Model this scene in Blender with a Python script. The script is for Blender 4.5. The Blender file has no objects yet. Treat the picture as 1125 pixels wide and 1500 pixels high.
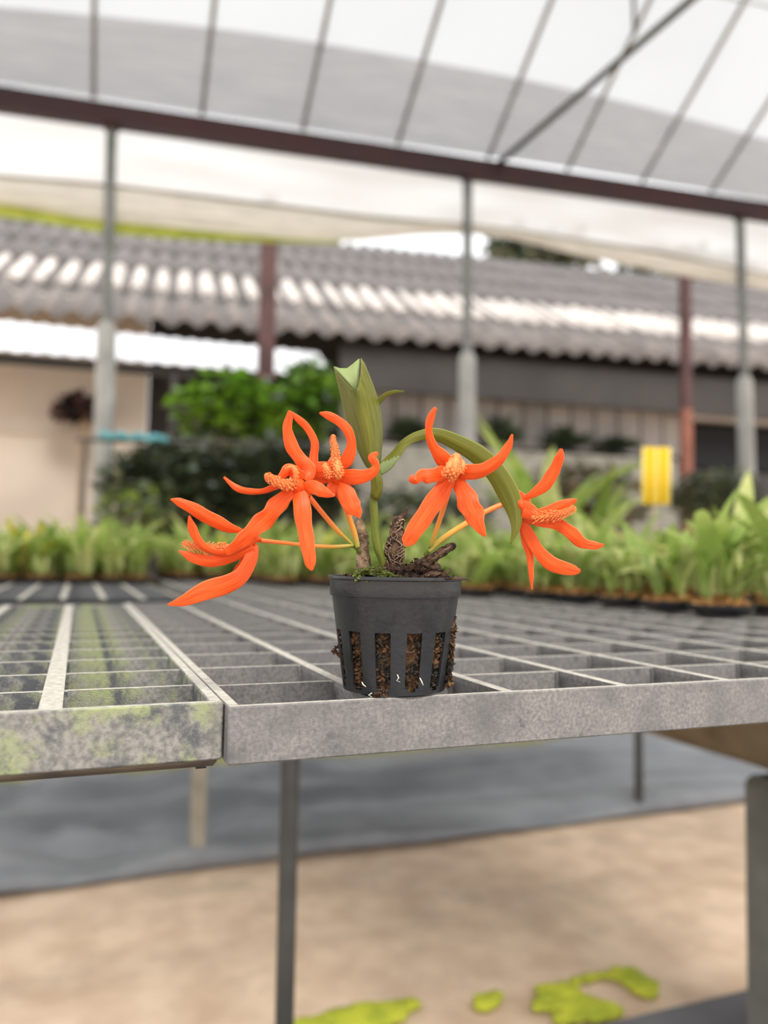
import bpy, bmesh, math, random
from mathutils import Vector, Matrix, noise
random.seed(7)
R = math.radians
C = bpy.context.scene.collection
SC = bpy.context.scene

# ---------------------------------------------------------------- camera, world, exposure
F, HZ = 1150.0, 820.0                     # focal length in pixels of the 1125x1500 frame
YAW, PITCH, ROLL = R(21.2), math.atan((HZ - 750) / F), R(0.9)
CAMPOS = Vector((0, 0, 0.866))
fw = Vector((math.sin(YAW) * math.cos(PITCH), math.cos(YAW) * math.cos(PITCH), math.sin(PITCH)))
rt0 = Vector((math.cos(YAW), -math.sin(YAW), 0)); up0 = rt0.cross(fw)
rt = rt0 * math.cos(ROLL) + up0 * math.sin(ROLL); up = rt.cross(fw)
cd = bpy.data.cameras.new('camera'); cam = bpy.data.objects.new('camera', cd); C.objects.link(cam)
cam.matrix_world = Matrix(((rt.x, up.x, -fw.x, CAMPOS.x), (rt.y, up.y, -fw.y, CAMPOS.y), (rt.z, up.z, -fw.z, CAMPOS.z), (0, 0, 0, 1)))
cd.sensor_fit = 'VERTICAL'; cd.sensor_height = 36; cd.lens = F / 1500 * 36
cd.clip_start = 0.02; cd.clip_end = 300
cd.dof.use_dof = True; cd.dof.focus_distance = 0.385; cd.dof.aperture_fstop = 4.8
SC.camera = cam
W = bpy.data.worlds.new('overcast_sky'); SC.world = W; W.use_nodes = True
bg = W.node_tree.nodes['Background']; bg.inputs['Color'].default_value = (0.96, 0.98, 1.0, 1); bg.inputs['Strength'].default_value = 1.0
sun = bpy.data.lights.new('sun', 'SUN'); sun.energy = 3.0; sun.angle = R(25); sun.color = (1, .97, .92)
so = bpy.data.objects.new('sun', sun); C.objects.link(so); so.rotation_euler = (R(28), R(-14), R(30))
SC.view_settings.view_transform = 'Standard'; SC.view_settings.look = 'None'
SC.view_settings.gamma = 1; SC.view_settings.use_curve_mapping = False
SC.view_settings.exposure = 0.78
SC.cycles.use_denoising = True
SC.cycles.max_bounces = 8; SC.cycles.transparent_max_bounces = 16

def ray(px, py): return fw + rt * ((px - 562.5) / F) - up * ((py - 750) / F)
def at(px, py, z): return CAMPOS + ray(px, py) * z            # a point z metres in front of the lens
def onz(px, py, h):                                            # the point of the horizontal plane z=h seen there
    r = ray(px, py); return CAMPOS + r * ((h - CAMPOS.z) / r.z)
# frame of the greenhouse and the building behind: a along them, b away from the lens, h up
BT = math.atan(.27)
E1 = Vector((math.cos(YAW - BT), -math.sin(YAW - BT), 0)); E2 = Vector((-E1.y, E1.x, 0))
def B(a, b, h): return E1 * a + E2 * b + Vector((0, 0, h))
def onB(px, py, b):
    r = ray(px, py); t = (b - CAMPOS.dot(E2)) / r.dot(E2); p = CAMPOS + r * t
    return p.dot(E1), p.z
BM = Matrix(((E1.x, E2.x, 0, 0), (E1.y, E2.y, 0, 0), (0, 0, 1, 0), (0, 0, 0, 1)))

# ---------------------------------------------------------------- materials
def s2l(c): return tuple(((x / 255) / 12.92 if x / 255 <= .04045 else ((x / 255 + .055) / 1.055) ** 2.4) for x in c) + (1,)
def mat(name, c1, c2=None, scale=20, rough=.7, bump=0, bscale=None, c3=None, t3=(.55, .7), s3=8, coord='Object', detail=6,
        trans=0, transp=0, spec=.4, rnd=0, stretch=None, metallic=0, c4=None, t4=(.6, .64), s4=40):
    m = bpy.data.materials.new(name); m.use_nodes = True; nt = m.node_tree; N = nt.nodes; L = nt.links
    b = N['Principled BSDF']; b.inputs['Roughness'].default_value = rough; b.inputs['Specular IOR Level'].default_value = spec
    b.inputs['Metallic'].default_value = metallic
    tc = N.new('ShaderNodeTexCoord'); vec = tc.outputs[coord]
    if stretch:
        mp = N.new('ShaderNodeMapping'); mp.inputs['Scale'].default_value = stretch; L.new(vec, mp.inputs['Vector']); vec = mp.outputs['Vector']
    def noi(s, d=detail):
        n = N.new('ShaderNodeTexNoise'); n.inputs['Scale'].default_value = s; n.inputs['Detail'].default_value = d; n.inputs['Roughness'].default_value = .5 if d == detail else .72
        L.new(vec, n.inputs['Vector']); return n.outputs['Fac']
    def ramp(f, a, bb):
        r = N.new('ShaderNodeMapRange'); r.inputs['From Min'].default_value = a; r.inputs['From Max'].default_value = bb
        L.new(f, r.inputs['Value']); return r.outputs['Result']
    def mix(f, x, y):
        mx = N.new('ShaderNodeMix'); mx.data_type = 'RGBA'
        if hasattr(f, 'is_linked'): L.new(f, mx.inputs[0])
        else: mx.inputs[0].default_value = f
        for i, v in ((6, x), (7, y)):
            if hasattr(v, 'is_linked'): L.new(v, mx.inputs[i])
            else: mx.inputs[i].default_value = v
        return mx.outputs[2]
    col = s2l(c1)
    if c2: col = mix(ramp(noi(scale), .35, .65), col, s2l(c2))
    if c3: col = mix(ramp(noi(s3, 8), *t3), col, s2l(c3))
    if c4: col = mix(ramp(noi(s4, 10), *t4), col, s2l(c4))
    if rnd:
        oi = N.new('ShaderNodeObjectInfo'); hs = N.new('ShaderNodeHueSaturation')
        mr = N.new('ShaderNodeMapRange'); mr.inputs['To Min'].default_value = 1 - rnd; mr.inputs['To Max'].default_value = 1 + rnd
        L.new(oi.outputs['Random'], mr.inputs['Value']); L.new(mr.outputs['Result'], hs.inputs['Value'])
        if hasattr(col, 'is_linked'): L.new(col, hs.inputs['Color'])
        else: hs.inputs['Color'].default_value = col
        col = hs.outputs['Color']
    if hasattr(col, 'is_linked'): L.new(col, b.inputs['Base Color'])
    else: b.inputs['Base Color'].default_value = col
    if bump:
        bp = N.new('ShaderNodeBump'); bp.inputs['Strength'].default_value = bump; bp.inputs['Distance'].default_value = .002
        L.new(noi(bscale or scale * 3), bp.inputs['Height']); L.new(bp.outputs['Normal'], b.inputs['Normal'])
    out = N['Material Output']; sh = b.outputs[0]
    if trans:
        t = N.new('ShaderNodeBsdfTranslucent'); ms = N.new('ShaderNodeMixShader'); ms.inputs[0].default_value = trans
        if hasattr(col, 'is_linked'): L.new(col, t.inputs['Color'])
        else: t.inputs['Color'].default_value = col
        L.new(sh, ms.inputs[1]); L.new(t.outputs[0], ms.inputs[2]); sh = ms.outputs[0]
    if transp:
        t = N.new('ShaderNodeBsdfTransparent'); ms = N.new('ShaderNodeMixShader'); ms.inputs[0].default_value = transp
        L.new(sh, ms.inputs[1]); L.new(t.outputs[0], ms.inputs[2]); sh = ms.outputs[0]
    L.new(sh, out.inputs['Surface'])
    m['col'] = 1
    return m

M = {}
M['grate'] = mat('weathered_grating', (142, 137, 132), (112, 108, 105), 520, .85, .35, 2200, (98, 96, 96), (.44, .7), 30, c4=(84, 83, 84), t4=(.58, .72), s4=90)
M['grate_lit_top'] = mat('pale_lit_top', (190, 184, 172), (158, 153, 143), 260, .9, .3, 1500, (150, 146, 138), (.6, .75), 60)  # tops paler than the sides: sky-lit brightness put into the colour
M['grate_dark'] = mat('dark_grating_plastic', (112, 112, 112), (84, 84, 86), 40, .85, .3, 700, (150, 148, 120), (.6, .75), 30)  # dark plastic of the sunken panel's cross bars
M['grate_lichen'] = mat('lichened_grating', (150, 146, 138), (110, 108, 104), 380, .9, .45, 1800, (150, 156, 112), (.47, .6), 34, c4=(88, 89, 91), t4=(.5, .6), s4=36)
M['rail'] = mat('brown_steel', (74, 62, 50), (96, 82, 66), 30, .6, .2)
M['pipe_dark'] = mat('galvanised_dark', (82, 79, 74), (64, 62, 58), 12, .6, 0)
M['post_pale'] = mat('pale_post', (176, 168, 152), (150, 142, 126), 12, .8)
M['log'] = mat('wood_log', (138, 120, 92), (108, 92, 70), 9, .85, .4, 60, (84, 60, 40), (.58, .7), 6)
M['concrete'] = mat('concrete', (128, 125, 116), (104, 102, 94), 9, .9, .3, 100)
M['slab'] = mat('slate_slab', (122, 120, 122), (100, 99, 102), 6, .8, .2, 60)
M['soil'] = mat('sandy_ground', (240, 212, 184), (216, 186, 158), 9, .95, .6, 60, (196, 176, 152), (.52, .72), 2.6)
M['mat'] = mat('weed_mat', (142, 144, 148), (122, 124, 128), 6, .36, .3, 900, spec=.7)
M['moss'] = mat('yellow_moss', (204, 206, 66), (166, 174, 54), 20, .95)
M['moss_olive'] = mat('olive_moss', (150, 146, 92), (122, 122, 76), 6, .95)
M['moss_dark'] = mat('green_moss', (92, 100, 34), (56, 62, 26), 300, .95)
M['paint_red'] = mat('dark_red_paint', (48, 10, 14), (34, 9, 12), 3, .55)
M['post_grey'] = mat('grey_steel_post', (120, 122, 118), (98, 100, 97), 5, .6)
M['post_base'] = mat('grey_post_base', (164, 164, 160), (140, 140, 136), 5, .8)
M['tube_green'] = mat('olive_tube', (60, 62, 48), (48, 50, 40), 5, .5)
M['film'] = mat('white_film', (170, 170, 169), (162, 162, 162), .8, rough=.5, trans=.8, transp=.22)
M['rafter'] = mat('rafter_tube', (150, 150, 146), (124, 124, 120), 6, .5)
M['curtain'] = mat('white_curtain', (252, 251, 248), (246, 244, 240), 1.5, .6, trans=.85, transp=.12)
M['hem'] = mat('cream_hem', (226, 222, 212), (204, 200, 190), 4, .7, trans=.35, stretch=(1, 1, 8))
M['crease'] = mat('grey_crease', (150, 144, 132), (126, 120, 108), 5, .8)
M['hem_green'] = mat('algae_green_hem', (178, 186, 84), (150, 160, 64), 6, .8, trans=.4)
M['net'] = mat('grey_shade_net', (150, 148, 152), (92, 91, 95), 3, .8, stretch=(1, 1, 40), trans=.3, transp=.45)
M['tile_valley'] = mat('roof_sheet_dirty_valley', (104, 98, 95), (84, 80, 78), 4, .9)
M['tile_mid'] = mat('roof_sheet_brown_grey', (120, 111, 106), (88, 82, 79), 5, .9, rnd=.08)
M['tile_pale'] = mat('roof_sheet_pale', (204, 196, 190), (160, 152, 146), 4, .9, rnd=.06)
M['tile_dark'] = mat('roof_sheet_dark', (112, 106, 104), (88, 84, 84), 4, .9, rnd=.08)
M['zinc'] = mat('zinc_sheet', (196, 196, 199), (178, 178, 182), 2, .45, rnd=.05)
M['plaster'] = mat('beige_plaster', (196, 185, 173), (182, 171, 160), 1.2, .9)
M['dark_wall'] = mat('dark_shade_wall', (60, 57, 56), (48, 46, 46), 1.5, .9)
M['panel'] = mat('pale_panel', (172, 166, 162), (150, 145, 142), 1.5, .8, rnd=.06)
M['black'] = mat('black_void', (22, 22, 24), None, rough=.9)
M['red_post'] = mat('dark_red_post', (84, 56, 55), (66, 44, 44), 4, .7)
M['orange_post'] = mat('orange_primer', (142, 92, 76), (124, 80, 66), 4, .8)
M['leaf_bright'] = mat('bright_leaf', (134, 176, 52), (86, 134, 34), 3, .45, trans=.35, rnd=.1)
M['leaf_deep'] = mat('deep_leaf', (64, 80, 52), (42, 52, 40), 3, .3, trans=.1, spec=.7)
M['leaf_grey'] = mat('greyish_leaf', (112, 118, 88), (82, 88, 62), 3, .5, trans=.15)
M['leaf_brown'] = mat('brownish_leaf', (130, 112, 84), (98, 88, 62), 3, .6, trans=.15)
M['leaf_nursery'] = mat('nursery_leaf', (176, 192, 104), (128, 158, 66), 22, .4, trans=.45, rnd=.25)
M['leaf_nursery_pale'] = mat('pale_nursery_leaf', (214, 214, 146), (176, 190, 108), 22, .4, trans=.45, rnd=.2)
M['leaf_yellow'] = mat('yellow_leaf', (236, 214, 66), (214, 190, 50), 14, .5, trans=.3)
M['blackpot'] = mat('black_plastic', (38, 40, 43), (31, 33, 36), 60, .34, .08, 500, (22, 25, 28), (.5, .6), 45, spec=.5, c4=(70, 72, 74), t4=(.66, .8), s4=260)
M['tray'] = mat('black_tray', (30, 31, 34), None, rough=.5)
M['bark'] = mat('orange_bark', (178, 128, 70), (120, 82, 44), 90, .9, .4)
M['substrate'] = mat('dark_substrate', (104, 70, 42), (26, 23, 20), 190, .95, .6, 900, (136, 106, 58), (.58, .68), 150, c4=(46, 42, 34), t4=(.5, .58), s4=60)
M['bulb'] = mat('dry_pseudobulb', (104, 78, 60), (40, 30, 26), 260, .9, .8, 900, (180, 156, 124), (.6, .7), 200)
M['bulb_tan'] = mat('tan_pseudobulb', (176, 152, 122), (116, 94, 72), 200, .85, .6, 900)
M['yellow_card'] = mat('yellow_card', (244, 206, 40), (236, 194, 34), 5, .6)
M['card_edge'] = mat('card_edge', (246, 222, 130), None, rough=.6)
M['cyan'] = mat('cyan_net', (110, 178, 186), (80, 150, 160), 8, .6)
M['white_root'] = mat('white_root', (206, 200, 186), None, rough=.7)
M['wood_stick'] = mat('pale_stick', (190, 170, 140), None, rough=.8)

def petal_mat(name, ca, cb, cc):
    m = bpy.data.materials.new(name); m.use_nodes = True; nt = m.node_tree; N = nt.nodes; L = nt.links
    b = N['Principled BSDF']; b.inputs['Roughness'].default_value = .42; b.inputs['Specular IOR Level'].default_value = .35
    uv = N.new('ShaderNodeTexCoord'); mp = N.new('ShaderNodeMapping'); mp.inputs['Scale'].default_value = (11, 1.6, 1)
    L.new(uv.outputs['UV'], mp.inputs['Vector'])
    n = N.new('ShaderNodeTexNoise'); n.inputs['Scale'].default_value = 2; n.inputs['Detail'].default_value = 7; L.new(mp.outputs[0], n.inputs['Vector'])
    r = N.new('ShaderNodeValToRGB'); r.color_ramp.elements[0].position = .3; r.color_ramp.elements[1].position = .7
    r.color_ramp.elements[0].color = s2l(ca); r.color_ramp.elements[1].color = s2l(cb); L.new(n.outputs['Fac'], r.inputs[0])
    sp = N.new('ShaderNodeSeparateXYZ'); L.new(uv.outputs['UV'], sp.inputs[0])
    # thin paler margin and the base tint
    a = N.new('ShaderNodeMath'); a.operation = 'SUBTRACT'; a.inputs[1].default_value = .5; L.new(sp.outputs['X'], a.inputs[0])
    ab = N.new('ShaderNodeMath'); ab.operation = 'ABSOLUTE'; L.new(a.outputs[0], ab.inputs[0])
    mr = N.new('ShaderNodeMapRange'); mr.inputs['From Min'].default_value = .43; mr.inputs['From Max'].default_value = .5; mr.inputs['To Max'].default_value = .6
    L.new(ab.outputs[0], mr.inputs['Value'])
    mx = N.new('ShaderNodeMix'); mx.data_type = 'RGBA'; L.new(mr.outputs[0], mx.inputs[0]); L.new(r.outputs[0], mx.inputs[6]); mx.inputs[7].default_value = s2l(cc)
    L.new(mx.outputs[2], b.inputs['Base Color'])
    bp = N.new('ShaderNodeBump'); bp.inputs['Strength'].default_value = .25; bp.inputs['Distance'].default_value = .0006
    L.new(n.outputs['Fac'], bp.inputs['Height']); L.new(bp.outputs[0], b.inputs['Normal'])
    t = N.new('ShaderNodeBsdfTranslucent'); L.new(mx.outputs[2], t.inputs['Color'])
    ms = N.new('ShaderNodeMixShader'); ms.inputs[0].default_value = .4
    L.new(b.outputs[0], ms.inputs[1]); L.new(t.outputs[0], ms.inputs[2]); L.new(ms.outputs[0], N['Material Output'].inputs['Surface'])
    return m
M['petal'] = petal_mat('orange_petal', (234, 74, 22), (255, 122, 46), (255, 172, 108))
M['lip'] = petal_mat('frilled_lip', (250, 116, 50), (255, 196, 120), (255, 196, 120))
M['main_leaf'] = petal_mat('orchid_leaf', (100, 104, 26), (136, 134, 48), (184, 186, 100))
M['main_leaf_pale'] = petal_mat('orchid_leaf_underside', (134, 154, 98), (156, 174, 116), (184, 196, 130))
M['stem_green'] = petal_mat('orchid_stem', (110, 124, 46), (140, 150, 66), (140, 150, 66))

def ped_mat():
    m = bpy.data.materials.new('pedicel'); m.use_nodes = True; nt = m.node_tree; N = nt.nodes; L = nt.links
    b = N['Principled BSDF']; b.inputs['Roughness'].default_value = .4
    uv = N.new('ShaderNodeTexCoord'); sp = N.new('ShaderNodeSeparateXYZ'); L.new(uv.outputs['UV'], sp.inputs[0])
    r = N.new('ShaderNodeValToRGB'); L.new(sp.outputs['Y'], r.inputs[0]); e = r.color_ramp.elements
    e[0].color = s2l((150, 160, 66)); e[1].color = s2l((250, 104, 40)); x = e.new(.45); x.color = s2l((222, 150, 56))
    L.new(r.outputs[0], b.inputs['Base Color']); return m
M['pedicel'] = ped_mat()

# ---------------------------------------------------------------- helpers
def obj(name, bm, m, parent=None, smooth=False):
    me = bpy.data.meshes.new(name); bm.normal_update(); bm.to_mesh(me); bm.free()
    for x in (m if isinstance(m, (list, tuple)) else [m]): me.materials.append(M[x])
    if smooth:
        for p in me.polygons: p.use_smooth = True
    return link(name, me, parent)
def link(name, me, parent=None):
    o = bpy.data.objects.new(name, me); C.objects.link(o)
    if parent is not None:
        o.parent = parent; o.matrix_parent_inverse = Matrix.Translation(parent.location).inverted() if parent.rotation_euler.z == 0 else parent.matrix_basis.inverted()
    return o
def local(name, me, parent):                     # child given in its parent's own space
    o = bpy.data.objects.new(name, me); C.objects.link(o); o.parent = parent; return o
def thing(name, label, cat, loc=(0, 0, 0), group=None):
    o = bpy.data.objects.new(name, None); C.objects.link(o); o.location = loc; o.empty_display_size = .05
    return tag(o, label, cat, group)
def tag(o, label, cat, group=None, kind=None):
    o['label'] = label; o['category'] = cat
    if group: o['group'] = group
    if kind: o['kind'] = kind
    return o
def struct(o, label=None, cat=None):
    o['kind'] = 'structure'
    if label: o['label'] = label
    if cat: o['category'] = cat
    return o
def box(bm, x0, x1, y0, y1, z0, z1, mtx=None, mi=0, bev=0):
    vs = [bm.verts.new(Vector(p)) for p in ((x0, y0, z0), (x1, y0, z0), (x1, y1, z0), (x0, y1, z0), (x0, y0, z1), (x1, y0, z1), (x1, y1, z1), (x0, y1, z1))]
    fs = [bm.faces.new([vs[i] for i in q]) for q in ((3, 2, 1, 0), (4, 5, 6, 7), (0, 1, 5, 4), (1, 2, 6, 5), (2, 3, 7, 6), (3, 0, 4, 7))]
    for f in fs: f.material_index = mi
    if bev:
        es = list({e for f in fs for e in f.edges}); r = bmesh.ops.bevel(bm, geom=es, offset=bev, segments=1, affect='EDGES', profile=.5)
        vs = list({v for v in bm.verts if v.is_valid} if False else {v for f in r['faces'] for v in f.verts} )
    if mtx is not None:
        bmesh.ops.transform(bm, matrix=mtx, verts=vs)
    return fs
def tube(bm, pts, rad, n=10, cap=True, jit=0, mi=0, seed=0):
    pts = [Vector(p) for p in pts]; k = len(pts); rings = []
    uvl = bm.loops.layers.uv.verify(); ref = None
    for i, p in enumerate(pts):
        t = (pts[min(i + 1, k - 1)] - pts[max(i - 1, 0)]).normalized()
        if ref is None: ref = Vector((0, 0, 1)) if abs(t.z) < .9 else Vector((1, 0, 0))
        s = (ref - t * ref.dot(t)).normalized(); ref = s; q = t.cross(s)
        r = rad[i] if isinstance(rad, (list, tuple)) else rad; ring = []
        for j in range(n):
            a = 2 * math.pi * j / n; rr = r
            d = s * math.cos(a) + q * math.sin(a)
            if jit: rr *= 1 + jit * noise.noise((p + d * r) * (2.2 / r) + Vector((seed, 0, 0)))
            ring.append(bm.verts.new(p + d * rr))
        rings.append(ring)
    for i in range(k - 1):
        for j in range(n):
            f = bm.faces.new((rings[i][j], rings[i][(j + 1) % n], rings[i + 1][(j + 1) % n], rings[i + 1][j])); f.smooth = True; f.material_index = mi
            for l, (uu, vv) in zip(f.loops, ((j, i), (j + 1, i), (j + 1, i + 1), (j, i + 1))): l[uvl].uv = (uu / n, vv / (k - 1))
    if cap:
        for rg, fl in ((rings[0], True), (rings[-1], False)):
            f = bm.faces.new(list(reversed(rg)) if fl else rg); f.material_index = mi
def smooth_pts(P, n):
    """Catmull-Rom through rows of numbers"""
    P = [list(p) for p in P]; Q = [P[0]] + P + [P[-1]]; out = []; m = len(P) - 1
    for i in range(n + 1):
        s = i / n * m; k = min(int(s), m - 1); t = s - k; a, b, c, d = Q[k], Q[k + 1], Q[k + 2], Q[k + 3]
        out.append([.5 * (2 * b[j] + (c[j] - a[j]) * t + (2 * a[j] - 5 * b[j] + 4 * c[j] - d[j]) * t * t + (3 * b[j] - a[j] - 3 * c[j] + d[j]) * t ** 3) for j in range(len(b))])
    return out
def solid(o, t):
    m = o.modifiers.new('thickness', 'SOLIDIFY'); m.thickness = t; m.offset = 0; return o

# ---------------------------------------------------------------- ground and setting
bm = bmesh.new(); n = 60
G = [[None] * (n + 1) for _ in range(n + 1)]
def gx(i): t = i / n * 2 - 1; return (abs(t) ** 2.2) * (25 if t > 0 else -25)
for i in range(n + 1):
    for j in range(n + 1):
        x = gx(i) + 1; y = gx(j) + 2.2
        h = .012 * noise.noise(Vector((x * 1.3, y * 1.3, 0))) - .006 if abs(x) < 9 and abs(y) < 9 else -.006
        G[i][j] = bm.verts.new((x, y, min(h, 0)))
for i in range(n):
    for j in range(n): bm.faces.new((G[i][j], G[i + 1][j], G[i + 1][j + 1], G[i][j + 1]))
struct(obj('floor', bm, 'soil', smooth=True), 'bare sandy beige earth ground under the benches', 'ground')
bm = bmesh.new(); box(bm, -3, 5, -2.5, 1.25, -.02, .02, bev=.004)
struct(obj('trim_1', bm, 'slab'), 'grey paving slab edge nearest the lens', 'paving')

# weed mat, wrinkled
bm = bmesh.new(); nx, ny = 160, 30; V = []
for i in range(nx + 1):
    row = []
    for j in range(ny + 1):
        x = -4 + 10 * i / nx; v = j / ny; y = 2.25 + .88 * v + .03 * noise.noise(Vector((x * 1.1, 0, 3)))
        h = .012 + .05 * abs(noise.noise(Vector((x * .9, y * 5, 1)))) + .09 * math.exp(-((v - .42 - .06 * math.sin(x * 1.1)) / .05) ** 2) * (.6 + .5 * noise.noise(Vector((x * 1.5, 2, 2)))) + .05 * math.exp(-((v - .72 - .05 * math.sin(x * 1.7 + 2)) / .04) ** 2) + .02 * noise.noise(Vector((x * 1.7, y * 2, 7)))
        if x < .9: h += .06 * abs(noise.noise(Vector((x * 3, y * 5, 4)))) 
        if j == 0: h = .004 + .02 * abs(noise.noise(Vector((x * 2, 5, 5))))
        row.append(bm.verts.new((x, y, max(h, .003) + .03 * v)))
    V.append(row)
for i in range(nx):
    for j in range(ny): bm.faces.new((V[i][j], V[i + 1][j], V[i + 1][j + 1], V[i][j + 1]))
o = obj('weed_mat', bm, 'mat', smooth=True); solid(o, .003)
tag(o, 'wrinkled grey black weed control sheet laid on the ground behind the bench legs', 'ground sheet')
bm = bmesh.new(); V = []
for i in range(81):
    x = -4 + i / 8; row = []
    for j in range(11):
        y = 3.16 + j * .16; row.append(bm.verts.new((x, y, .012 + .03 * abs(noise.noise(Vector((x * 3, y * 4, 9)))) * (0 if j in (0, 10) else 1))))
    V.append(row)
for i in range(80):
    for j in range(10): bm.faces.new((V[i][j], V[i + 1][j], V[i + 1][j + 1], V[i][j + 1]))
tag(obj('moss_strip', bm, 'moss_olive', smooth=True), 'olive moss growing on the earth beyond the weed sheet', 'moss', kind='stuff')

def moss_patch(name, px, py, rx, ry, label, seed):
    rng = random.Random(seed); c = onz(px, py, .005); bm = bmesh.new()
    for k in range(900):
        a = rng.random() * 6.283; r = math.sqrt(rng.random()) * (.8 + .4 * noise.noise(Vector((math.cos(a) * 2, math.sin(a) * 2, seed)))); x = c.x + rx * r * math.cos(a); y = c.y + ry * r * math.sin(a)
        if y < 1.262: continue
        if noise.noise(Vector((x * 7, y * 7, seed))) < -.12: continue
        m = Matrix.Translation((x, y, .004)) @ Matrix.Diagonal((1, 1, .35 + rng.random() * .3, 1))
        bmesh.ops.create_icosphere(bm, subdivisions=1, radius=.005 + rng.random() * .012, matrix=m)
    tag(obj(name, bm, 'moss', smooth=True), label, 'moss', kind='stuff')
moss_patch('moss_patch', 880, 1458, .17, .085, 'large bright yellow green moss patch beside the slab edge', 1)
moss_patch('moss_patch', 730, 1466, .05, .03, 'small yellow green moss spot left of the large patch', 2)
moss_patch('moss_patch', 520, 1490, .14, .035, 'yellow green moss patch at the foot of the thin dark bench leg', 3)

# ---------------------------------------------------------------- bench
ZT, EY = .80, .352                      # top of the grating, front edge
SX = .0726; X0 = .1365 - SX             # joint of the two front panels
TH = .0256
def crust(o):                                          # upper faces of the bars get a paler colour, sky light painted in
    me = o.data; me.materials.append(M['grate_lit_top'])
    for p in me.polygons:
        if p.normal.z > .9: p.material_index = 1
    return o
def panel(label, x0, nx, sx, y0, ny, sy, m, barw, zt=ZT, mm=None, group=None):
    x1 = x0 + nx * sx; y1 = y0 + ny * sy; g = .0004
    t = thing('grating_tile', label, 'grating', ((x0 + x1) / 2, (y0 + y1) / 2, zt - TH), group)
    e = .0045
    for a in ((x0 + g, x1 - g, y0, y0 + e), (x0 + g, x1 - g, y1 - e, y1 - g)):
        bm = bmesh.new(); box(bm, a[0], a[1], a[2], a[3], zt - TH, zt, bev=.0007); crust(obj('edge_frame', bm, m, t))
    for sgn in (0, 1):
        bm = bmesh.new(); xa = x0 + g if sgn == 0 else x1 - .0062
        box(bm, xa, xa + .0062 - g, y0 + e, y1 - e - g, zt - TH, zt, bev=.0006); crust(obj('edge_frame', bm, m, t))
    lme = None
    for k in range(1, nx):
        if lme is None:
            bm = bmesh.new(); yy = y0 + e
            # T shaped bar: wide top narrowing downwards
            prof = ((-barw / 2, 0), (barw / 2, 0), (barw / 2, -.003), (barw * .28, -.008), (barw * .22, -TH + .001), (-barw * .22, -TH + .001), (-barw * .28, -.008), (-barw / 2, -.003))
            A = [bm.verts.new((x, y0 + e, zt - .0006 + z)) for x, z in prof]; Bv = [bm.verts.new((x, y1 - e - g, zt - .0006 + z)) for x, z in prof]
            for i in range(8): bm.faces.new((A[i], Bv[i], Bv[(i + 1) % 8], A[(i + 1) % 8]))
            bm.faces.new(A); bm.faces.new(list(reversed(Bv)))
            # little shoulders where the cross bars run through
            for r_ in range(1, ny):
                yc = y0 + r_ * sy
                box(bm, -barw / 2 - .0016, barw / 2 + .0016, yc - .003, yc + .003, zt - .012, zt - .0014)
            bmesh.ops.recalc_face_normals(bm, faces=bm.faces)
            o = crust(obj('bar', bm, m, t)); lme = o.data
        else: o = link('bar', lme, t)
        o.location.x += x0 + k * sx
    cme = None
    for k in range(1, ny):
        if cme is None:
            bm = bmesh.new(); w = .0016
            A = [bm.verts.new((x0 + .006, y, z)) for y, z in ((-w, zt - .0012), (w, zt - .0012), (w * .6, zt - TH + .001), (-w * .6, zt - TH + .001))]
            Bv = [bm.verts.new((x1 - .006, v.co.y, v.co.z)) for v in A]
            for i in range(4): bm.faces.new((A[i], A[(i + 1) % 4], Bv[(i + 1) % 4], Bv[i]))
            bm.faces.new(list(reversed(A))); bm.faces.new(Bv)
            bmesh.ops.recalc_face_normals(bm, faces=bm.faces)
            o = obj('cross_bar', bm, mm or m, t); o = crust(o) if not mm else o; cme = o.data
        else: o = link('cross_bar', cme, t)
        o.location.y += y0 + k * sy
    return t
panel('lichen covered grey grating panel at the left front of the bench', X0 - 8 * SX, 8, SX, EY + .008, 13, .0585, 'grate_lichen', .0095, zt=ZT + .001)
panel('grey grating panel under the orchid pot', X0, 10, SX, EY, 12, .0675, 'grate', .0062)
panel('grey grating panel at the right under the nearest nursery pots', X0 + 10 * SX, 10, SX, EY, 12, .0675, 'grate', .0062)
panel('grey grating panel at the middle of the bench behind the panel with the orchid', X0 + 2 * SX, 8, SX, EY + 12 * .0675 + .003, 26, .0675, 'grate', .0062)
panel('grey grating panel at the back right under the rows of nursery pots', X0 + 10 * SX, 24, SX, EY + 12 * .0675 + .003, 26, .0675, 'grate', .0062)
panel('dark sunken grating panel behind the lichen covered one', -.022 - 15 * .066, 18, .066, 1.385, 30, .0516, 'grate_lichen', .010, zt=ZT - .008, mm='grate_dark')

fr = thing('plant_bench', 'brown steel bench frame with legs carrying the gratings', 'bench', (0, 1.2, 0))
bm = bmesh.new(); box(bm, -1.02, .20, 1.374, 1.3835, ZT - .05, ZT - .006); obj('edge_strip', bm, 'tray', fr)
def fbox(name, m, *a, bev=.002):
    bm = bmesh.new(); box(bm, *a, bev=bev); return obj(name, bm, m, fr)
zb = ZT - TH - .0002
fbox('rail', 'rail', -.52, .066, .386, .396, zb - .0085, zb)
fbox('rail', 'rail', -.52, 3.2, .66, .70, zb - .04, zb)
fbox('rail', 'rail', -1.0, 3.2, 1.12, 1.16, zb - .04, zb)
fbox('rail', 'rail', -1.0, 3.2, 1.42, 1.46, zb - .0485, zb - .0085)
fbox('rail', 'rail', -1.0, 3.2, 2.20, 2.24, zb - .0485, zb - .0085)
fbox('rail', 'rail', -1.0, 3.2, 2.86, 2.90, zb - .0485, zb - .0085)
for x in (-.50, 1.05, 2.1): fbox('rail', 'rail', x, x + .03, .66, 2.9, zb - .085, zb - .0487)
p = at(288, 1120, 1); 
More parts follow.
